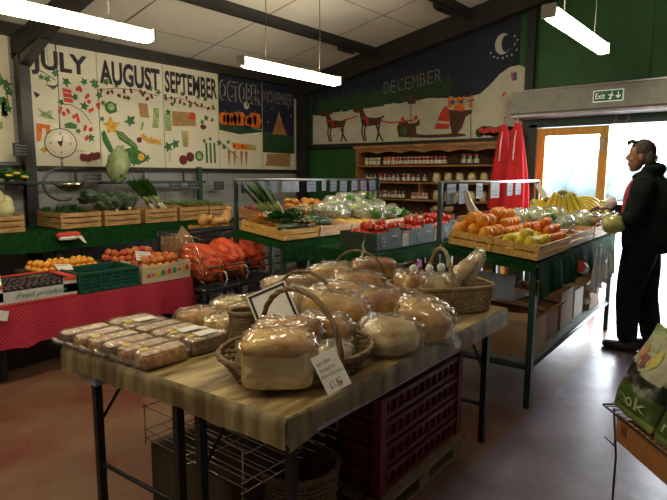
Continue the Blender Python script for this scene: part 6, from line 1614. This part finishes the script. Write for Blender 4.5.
# white plastic bags and printed roll hanging at the aisle side
t = thing('plastic_bag_bunch', 'bunch of white plastic carrier bags hanging from the aisle stand edge', 'plastic bags', (4.88, 1.17, .72))
b = B()
for k in range(5):
    ph = rnd(0, 6); b.grid(lambda u, v, k=k, ph=ph: Vector((-.08+.05*k+.13*(u-.5)*(.3+v), -.02*k+.03*math.sin(u*7+ph)*v, .19-.36*v*(1-.1*k)+.01*math.sin(u*9))), 8, 8)
b.build('bag_film', mat('white_bag', (.66, .67, .68), .45, var=.05), t)
B().tube([(-.08, .02, .2), (.0, 0, .22), (.1, .02, .2)], .006).build('hook', STEEL, t)
t = thing('bag_roll', 'red, white and black printed roll hanging at the aisle stand edge', 'roll', (4.45, 1.19, .80), rot=(.2, .3, 0))
B().cyl((-.08, 0, 0), (.08, 0, 0), .045, n=16).build('roll_body', mat('red_print', (.6, .05, .03)), t); B().cyl((-.03, 0, 0), (.055, 0, 0), .0465, n=16).build('white_band', WHITE, t); B().cyl((.055, 0, 0), (.085, 0, 0), .047, n=16).build('black_end', INK, t)
tag(B().box((4.70, 1.185, .62), (.20, .02, .05), rz=.1).box((4.66, 1.18, .50), (.14, .02, .04)).build('paper_label', WHITE), 'white paper labels hanging below the printed roll', 'paper label')
t = B().box((0, 0, 0), (.065, .004, .055)).build('purple_card', mat('purple_print', (.55, .12, .62), .5, var=.05), loc=(3.80, 2.25, .795)); tag(t, 'small bright purple card hanging below the tomato boxes', 'card')

# ================================================================== BAGS AT THE LOWER RIGHT
dv = Vector((-.75, -.66, 0)).normalized(); nv = Vector((.66, -.75, 0)).normalized()
C0 = Vector((2.66, .575, 0)); rz = math.atan2(dv.y, dv.x)     # local +x along the shelf edge, local -y... shelf body toward nv
Mloc = rz
rk2 = thing('display_rack', 'low wire rack with an orange cardboard front, at the lower right', 'rack', (C0.x, C0.y, 0), rz)
# local axes: x along dv; y = rotate(+90) of dv = (0.66,-0.75) = nv
b = B()
for k in range(30): b.tube([(.02+k*.04, 0, .45), (.02+k*.04, .42, .45)], .002, 3)
b.tube([(0, 0, .452), (1.2, 0, .452)], .005, 5); b.tube([(0, .42, .452), (1.2, .42, .452)], .004, 5); b.tube([(0, 0, .452), (0, .42, .452)], .005, 5)
b.build('wire_shelf', BLACK, rk2)
for x in (.04, 1.15):
    b = B().tube([(x, .03, .45), (x+.012, .05, .22), (x+.012, .05, 0)], .005, 5); b.build('leg', BLACK, rk2); B().tube([(x, .4, .45), (x, .4, 0)], .005, 5).build('leg', BLACK, rk2)
B().tube([(.02, .01, .30), (.10, .01, .30)], .004, 4).build('brace', BLACK, rk2)
ORC = mat('orange_card', (.42, .17, .05), .7, var=.08, scale=5)
tray = thing('cardboard_tray', 'orange-brown cardboard tray front below the green printed bags', 'cardboard tray', (C0.x, C0.y, 0), rz)
b = B().box((.62, .035, .375), (1.10, .008, .125)); b.box((.13, .0295, .385), (.045, .001, .05), 1)
for k in range(4): b.box((.52, .0295, .345+k*.022), (.14-.02*(k % 2), .001, .008), 1)
b.build('front_panel', [ORC, mat('tray_print', (.20, .085, .03), .7)], tray)
B().box((.62, .22, .314), (1.10, .36, .006)).build('base_board', ORC, tray)
for x in (.075, 1.165): B().box((x, .22, .36), (.006, .36, .10)).build('end_panel', ORC, tray)
BG = mat('bag_green', (.055, .10, .018), .35, var=.2, scale=6, bump=.4, bscale=10); BK = mat('bag_dark', (.018, .022, .014), .3, bump=.5, bscale=10); BGL = mat('bag_lime', (.19, .27, .06), .35); BC = mat('bag_cream', (.33, .34, .22), .4, scale=8, bump=.4); BT_ = mat('bag_text', (.30, .36, .18), .5); BP = mat('bag_beet', (.22, .045, .05), .5); BO = mat('bag_carrot', (.42, .17, .06), .5); BY = mat('bag_yellow', (.48, .42, .08), .5)
def printed_bag(label, x0, tilt, rzb, word_, seed, y0=.10, z0=.458):
    random.seed(seed)
    w, h, th = .31, .40, .075
    p = C0+dv*x0+nv*y0+Vector((0, 0, z0))
    t = thing('compost_bag', label, 'printed bag', p, rz+rzb, group='green printed bags', rot=(tilt, 0, rz+rzb))
    sd = seed*3.1
    def S(u, v, side=-1, off=0):
        bul = (max(0, math.sin(PI*u))**.45)*(max(0, math.sin(PI*min(1, v*1.02)))**.5)
        ed = .012*noise.noise(Vector((u*5, v*6, sd)))+.006*noise.noise(Vector((u*16, v*18, sd)))
        top = 1 if v < .88 else 1
        xx = (u-.5)*w*(1-.06*math.sin(PI*v)); 
        return Vector((xx, side*(th*bul*(1.25-v*.65)+off)+ed*(.3+bul), h*v+.008*noise.noise(Vector((u*4, sd, v)))))
    def zone(v):
        return BG if v < .34 else BK if v < .55 else BC
    nu, nv_ = 26, 34
    for side in (-1, 1):
        b = B()
        vs = [S(i/nu, j/nv_, side) for j in range(nv_+1) for i in range(nu+1)]; wd = nu+1
        for j in range(nv_):
            v = (j+.5)/nv_; 
            for i in range(nu):
                u = (i+.5)/nu; m = 0 if v < .30+.06*math.sin(u*3) else (1 if v < .52+.06*math.sin(u*5+1) else 2)
                if v < .08: m = 3
                if v > .93: m = 3
                if side == 1: m = 1
                b.f.append([j*wd+i, j*wd+i+1, (j+1)*wd+i+1, (j+1)*wd+i] if side == -1 else [j*wd+i, (j+1)*wd+i, (j+1)*wd+i+1, j*wd+i+1]); b.m.append(m); b.s.append(True)
        b.v = vs
        if side == -1:
            tv, tf = text_mesh(word_, .015); b.add([S(.22+.66*x, .13+.13*y, -1, .003) for x, y in tv], tf, 4)
            for (u, v, ru, rv, m) in ((.25, .72, .10, .09, 6), (.42, .62, .13, .10, 5), (.62, .68, .09, .13, 7), (.45, .80, .10, .06, 4), (.75, .80, .08, .05, 2)):
                b.add([S(u, v, -1, .004)]+[S(u+ru*math.cos(a*.524)*rnd(.8, 1.1), v+rv*math.sin(a*.524)*rnd(.8, 1.1), -1, .003) for a in range(12)], [(0, a+1, (a+1) % 12+1) for a in range(12)], m)
        b.build('front_print' if side == -1 else 'back_film', [BG, BK, BC, BGL, BT_, BP, BO, BY], t)
    b = B().grid(lambda u, v: Vector(((u-.5)*w*1.0, .004*math.sin(u*60), h*.985+.03*v+.004*math.sin(u*25))), 40, 2); b.build('crimped_top', BGL, t)
    return t
printed_bag('green and black printed vegetable bag at the left end of the low rack', .165, -.42, -.04, 'rnok', 1, .035)
printed_bag('green printed bag cut by the frame edge, second on the low rack', .50, -.40, .05, 'rnok', 2, .035)
printed_bag('green printed bag lying behind the first one on the low rack', .30, -.75, -.2, 'rnok', 3, .26, .50)
gb = thing('plastic_bag', 'bright green plastic bag on the floor under the low rack', 'plastic bag', C0+dv*.62+nv*-.02)
B().ell((0, 0, .14), (.20, .16, .15), 26, 16, e=.8, nz=.3, ns=3, seed=6).build('bag_film', mat('green_bag', (.03, .20, .04), .35, var=.3, scale=10), gb)
wbx2 = open_box('pale cardboard carton standing under the low rack', (C0+dv*.72+nv*.22), (.62, .22, .29), rz, mat('grey_carton', (.33, .34, .31), .7), False)

# ================================================================== CUSTOMER
def eval_mesh(obj):
    dg = bpy.context.evaluated_depsgraph_get(); dg.update()
    return bpy.data.meshes.new_from_object(obj.evaluated_get(dg))
def skin(chain_verts, edges, radii, sub=2, root=0):
    me = bpy.data.meshes.new('sk'); me.from_pydata([tuple(v) for v in chain_verts], edges, []); o = bpy.data.objects.new('sk', me); COL.objects.link(o)
    m = o.modifiers.new('s', 'SKIN'); 
    for i, r_ in enumerate(radii):
        me.skin_vertices[0].data[i].radius = (r_, r_) if not isinstance(r_, tuple) else r_
        me.skin_vertices[0].data[i].use_root = (i == root)
    m.use_smooth_shade = True
    s = o.modifiers.new('u', 'SUBSURF'); s.levels = sub; s.render_levels = sub
    out = eval_mesh(o); vs = [v.co.copy() for v in out.vertices]; fs = [list(p.vertices) for p in out.polygons]
    bpy.data.objects.remove(o); bpy.data.meshes.remove(me); bpy.data.meshes.remove(out)
    return vs, fs
def remesh(b, vox, smooth=6):
    me = bpy.data.meshes.new('rm'); me.from_pydata([tuple(p) for p in b.v], [], b.f); o = bpy.data.objects.new('rm', me); COL.objects.link(o)
    r_ = o.modifiers.new('r', 'REMESH'); r_.mode = 'VOXEL'; r_.voxel_size = vox
    s = o.modifiers.new('sm', 'SMOOTH'); s.iterations = smooth; s.factor = .5
    out = eval_mesh(o); n = B(); n.add([v.co.copy() for v in out.vertices], [list(p.vertices) for p in out.polygons], 0, True)
    bpy.data.objects.remove(o); bpy.data.meshes.remove(me); bpy.data.meshes.remove(out)
    return n
def chain(pts, rad, sub=2): return skin([Vector(p) for p in pts], [(i, i+1) for i in range(len(pts)-1)], rad, sub)
# local frame: +x forward (toward the crates), +y his left (toward the viewer), z up
ps = thing('person', 'person in dark coat, red top and dark trousers reaching towards the bananas', 'person', (5.24, .935, 0), R(92))
body = B()
def addc(pts, rad, tgt=body, sub=2): v, f = chain(pts, rad, sub); tgt.add(v, f, 0, True)
addc([(-.02, 0, .95), (-.02, 0, 1.08), (.0, 0, 1.25), (-.01, 0, 1.40), (.0, 0, 1.47), (.03, 0, 1.56)], [(.15, .12), (.14, .11), (.16, .12), (.15, .11), (.07, .07), (.055, .055)])
HZ = 1.672
body.ell((.045, 0, HZ+.03), (.100, .077, .105), 20, 14); body.ell((.085, 0, HZ-.04), (.062, .055, .085), 16, 12)
body.ell((.10, 0, HZ-.105), (.035, .035, .026), 10, 8)                                   # chin
addc([(.135, 0, HZ+.03), (.155, 0, HZ), (.166, 0, HZ-.018), (.145, 0, HZ-.03)], [.012, .013, .015, .013], body, 1)   # nose
body.ell((.138, 0, HZ-.062), (.012, .024, .007), 10, 6); body.ell((.134, 0, HZ-.076), (.012, .021, .007), 10, 6)      # lips
for s in (-1, 1):
    body.ell((.035, s*.079, HZ-.01), (.020, .010, .032), 10, 8); body.ell((.118, s*.032, HZ+.032), (.022, .026, .010), 10, 6)  # ear, brow
    body.ell((.105, s*.040, HZ-.025), (.028, .022, .022), 10, 6)
    # legs
    addc([(-.01, s*.09, .95), (-.01+.03*s, s*.10, .72), (.0+.05*s, s*.10, .50), (-.03+.07*s, s*.10, .27), (-.05+.08*s, s*.10, .09)], [.10, .088, .062, .056, .042])
    addc([(-.06+.08*s, s*.10, .055), (.02+.08*s, s*.105, .035), (.10+.08*s, s*.11, .03)], [.042, .04, .032])
def arm(sh, el, wr, s): addc([sh, tuple((Vector(sh)+Vector(el))/2), el, tuple((Vector(el)+Vector(wr))/2), wr], [.056, .048, .042, .037, .028])
SHL, ELL, WRL = (-.0, .20, 1.43), (.0, .25, 1.14), (.24, .16, 1.15)
SHR, ELR, WRR = (0, -.20, 1.43), (.06, -.25, 1.16), (.30, -.12, 1.22)
arm(SHL, ELL, WRL, 1); arm(SHR, ELR, WRR, -1)
def hand(wr, d, palm_n, s, curl):
    """palm then four fingers and a thumb; d forward direction, palm_n palm normal"""
    wr = Vector(wr); d = Vector(d).normalized(); pn = Vector(palm_n).normalized(); sd = d.cross(pn).normalized()*s
    addc([tuple(wr), tuple(wr+d*.035), tuple(wr+d*.075)], [(.026, .02), (.040, .018), (.040, .016)])
    for k, L_ in enumerate((.072, .080, .075, .058)):
        base = wr+d*.085+sd*(.030-.020*k); a = base; pts = [tuple(base-d*.02), tuple(base)]
        dd = d.copy()
        for j in range(3):
            ang = curl*(.5+.35*j); dd = (d*math.cos(ang)+pn*math.sin(ang)).normalized(); a = a+dd*L_*(.42, .32, .26)[j]; pts.append(tuple(a))
        addc(pts, [.010, .0098, .009, .0085, .007], body, 1)
    tb_ = wr+d*.02+sd*.03; addc([tuple(tb_), tuple(tb_+sd*.025+d*.02+pn*.01), tuple(tb_+sd*.03+d*.05+pn*.025), tuple(tb_+sd*.02+d*.07+pn*.035)], [.014, .012, .0105, .008], body, 1)
hand(WRL, (.9, -.1, -.15), (0, -.6, -.8), 1, .95); hand(WRR, (.95, .25, -.05), (0, .5, -.85), -1, .6)
SKIN = mat('skin', (.25, .12, .075), .5, var=.08, scale=20, sub=.05)
rb2 = remesh(body, .0075, 4); rb2.build('body', SKIN, ps)
# eyes
for s in (-1, 1):
    e = B().ell((.132, s*.031, HZ+.012), (.011, .013, .010), 10, 8); e.ell((.1415, s*.031, HZ+.012), (.003, .005, .005), 8, 6, 1); e.build('eye', [mat('eye_white', (.6, .58, .55), .2), INK], ps)
# hair
hr = B(); HAIR = mat('dark_hair', (.018, .012, .008), .6, var=.5, scale=60, stretch=(1, 1, 4), bump=.5)
def hfn(u, v):
    a = 2*PI*u; ph = -.15+v*(PI/2+.15); c = math.cos(ph)
    front = max(0, math.cos(a)); low = ph if front < .5 else max(ph, .55)
    if ph < .4 and front > .5: c = math.cos(low); ph = low
    k = 1.0+.05*math.sin(a*13)*math.cos(ph*9)
    return Vector((.038+.102*c*math.cos(a)*k, .084*c*math.sin(a)*k, HZ+.034+.106*math.sin(ph)*k+.004*math.sin(a*21)))
hr.grid(hfn, 48, 14)
for k in range(26): 
    a = rnd(-1.1, 1.1); hr.tube([(.075+.02*math.cos(a), .05*math.sin(a), HZ+.115), (.125, .05*math.sin(a), HZ+.125+rnd(-.01, .015)), (.155+rnd(-.01, .015), .045*math.sin(a), HZ+.11+rnd(-.02, .02))], [.012, .008, .002], 5)
for s in (-1, 1): hr.ell((-.02, s*.062, HZ-.02), (.05, .022, .055), 12, 8, nz=.2, ns=5)
hr.ell((-.035, 0, HZ-.01), (.030, .062, .07), 14, 9, nz=.2, ns=5)
hr.build('hair', HAIR, ps)
# clothes
sh_ = B(); v, f = chain([(.035, 0, 1.0), (.04, 0, 1.2), (.04, 0, 1.38), (.03, 0, 1.47), (.035, 0, 1.51)], [(.16, .13), (.17, .14), (.165, .13), (.10, .09), (.062, .062)]); sh_.add(v, f, 0, True)
sh_.build('red_top', mat('red_knit', (.32, .015, .02), .85, var=.2, scale=60), ps, label='bright red top')
COAT = mat('dark_coat', (.005, .009, .008), .9, var=.4, scale=8, bump=.3, bscale=12, spec=.15)
ct_ = B()
v, f = chain([(-.08, 0, .84), (-.07, 0, .95), (-.08, 0, 1.15), (-.07, 0, 1.34), (-.045, 0, 1.45), (-.045, 0, 1.52)], [(.25, .24), (.24, .23), (.235, .22), (.22, .20), (.14, .14), (.095, .105)]); ct_.add(v, f, 0, True)
for s, (a_, e_, w_) in ((1, (SHL, ELL, WRL)), (-1, (SHR, ELR, WRR))):
    a_, e_, w_ = Vector(a_), Vector(e_), Vector(w_)
    v, f = chain([Vector((-.03, s*.06, 1.42)), a_+Vector((0, s*-.02, .0)), (a_+e_)/2, e_, (e_+w_)/2, w_-(w_-e_)*.06], [.125, .108, .088, .082, .068, .054]); ct_.add(v, f, 0, True)
    # open front panels and collar
    v, f = chain([Vector((.05, s*.16, .86)), Vector((.07, s*.15, 1.0)), Vector((.07, s*.15, 1.2)), Vector((.05, s*.14, 1.38)), Vector((.02, s*.09, 1.50))], [(.085, .07), (.08, .06), (.075, .055), (.06, .05), (.035, .035)]); ct_.add(v, f, 0, True)
ct_.ell((-.055, 0, 1.565), (.095, .105, .06), 16, 8, nz=.1, ns=3); ct_.ell((.0, 0, 1.50), (.11, .13, .05), 16, 8, nz=.1, ns=3)
remesh(ct_, .012, 8).build('coat', COAT, ps, label='dark open coat')
tr_ = B(); TRO = mat('dark_trousers', (.009, .008, .011), .9, var=.3, scale=10, spec=.15)
for s in (-1, 1):
    v, f = chain([Vector((-.01, s*.07, .98)), Vector((-.01, s*.09, .85)), Vector((-.01+.03*s, s*.10, .70)), Vector((.0+.05*s, s*.10, .50)), Vector((-.03+.07*s, s*.10, .27)), Vector((-.05+.08*s, s*.10, .07))], [.15, .15, .135, .108, .095, .088]); tr_.add(v, f, 0, True)
tr_.ell((-.02, 0, .93), (.16, .17, .10), 16, 10)
remesh(tr_, .012, 6).build('trousers', TRO, ps)
for s in (-1, 1):
    x = -.06+.08*s; b = B().ell((x+.06, s*.105, .045), (.145, .052, .045), 18, 10, e=.8); b.ell((x-.02, s*.105, .075), (.06, .048, .05), 12, 8); b.build('shoe', mat('dark_shoe', (.02, .018, .016), .5), ps)
    B().box((x+.055, s*.105, .008), (.28, .10, .016)).build('sole', mat('sole', (.03, .03, .03)), ps)
# bag of cauliflower in his hand, and the white one at his chest
hb = thing('vegetable_bag', 'clear bag with a yellow-green cauliflower held in the customer\'s hand', 'vegetable bag', (4.98, 1.10, 1.11))
b = B().ell((0, 0, 0), (.085, .085, .08), 16, 12, nz=.3, ns=4, seed=2); b.build('cauliflower', mat('yellowgreen', (.48, .48, .08), .6, var=.3, scale=12), hb); B().ell((0, 0, .01), (.098, .098, .09), 22, 14, nz=.25, ns=4, seed=3).build('clear_bag', FILM, hb)
hb = thing('vegetable_bag', 'small white plastic bag in the customer\'s other hand', 'vegetable bag', (5.36, 1.22, 1.27))
B().ell((0, 0, .0), (.05, .05, .055), 16, 12, nz=.3, ns=4, seed=5).build('bag_film', mat('white_bag', (.66, .67, .68)), hb); B().tube([(0, 0, -.02), (0, -.02, -.07)], [.02, .012]).build('twisted_neck', mat('white_bag', (.66, .67, .68)), hb)
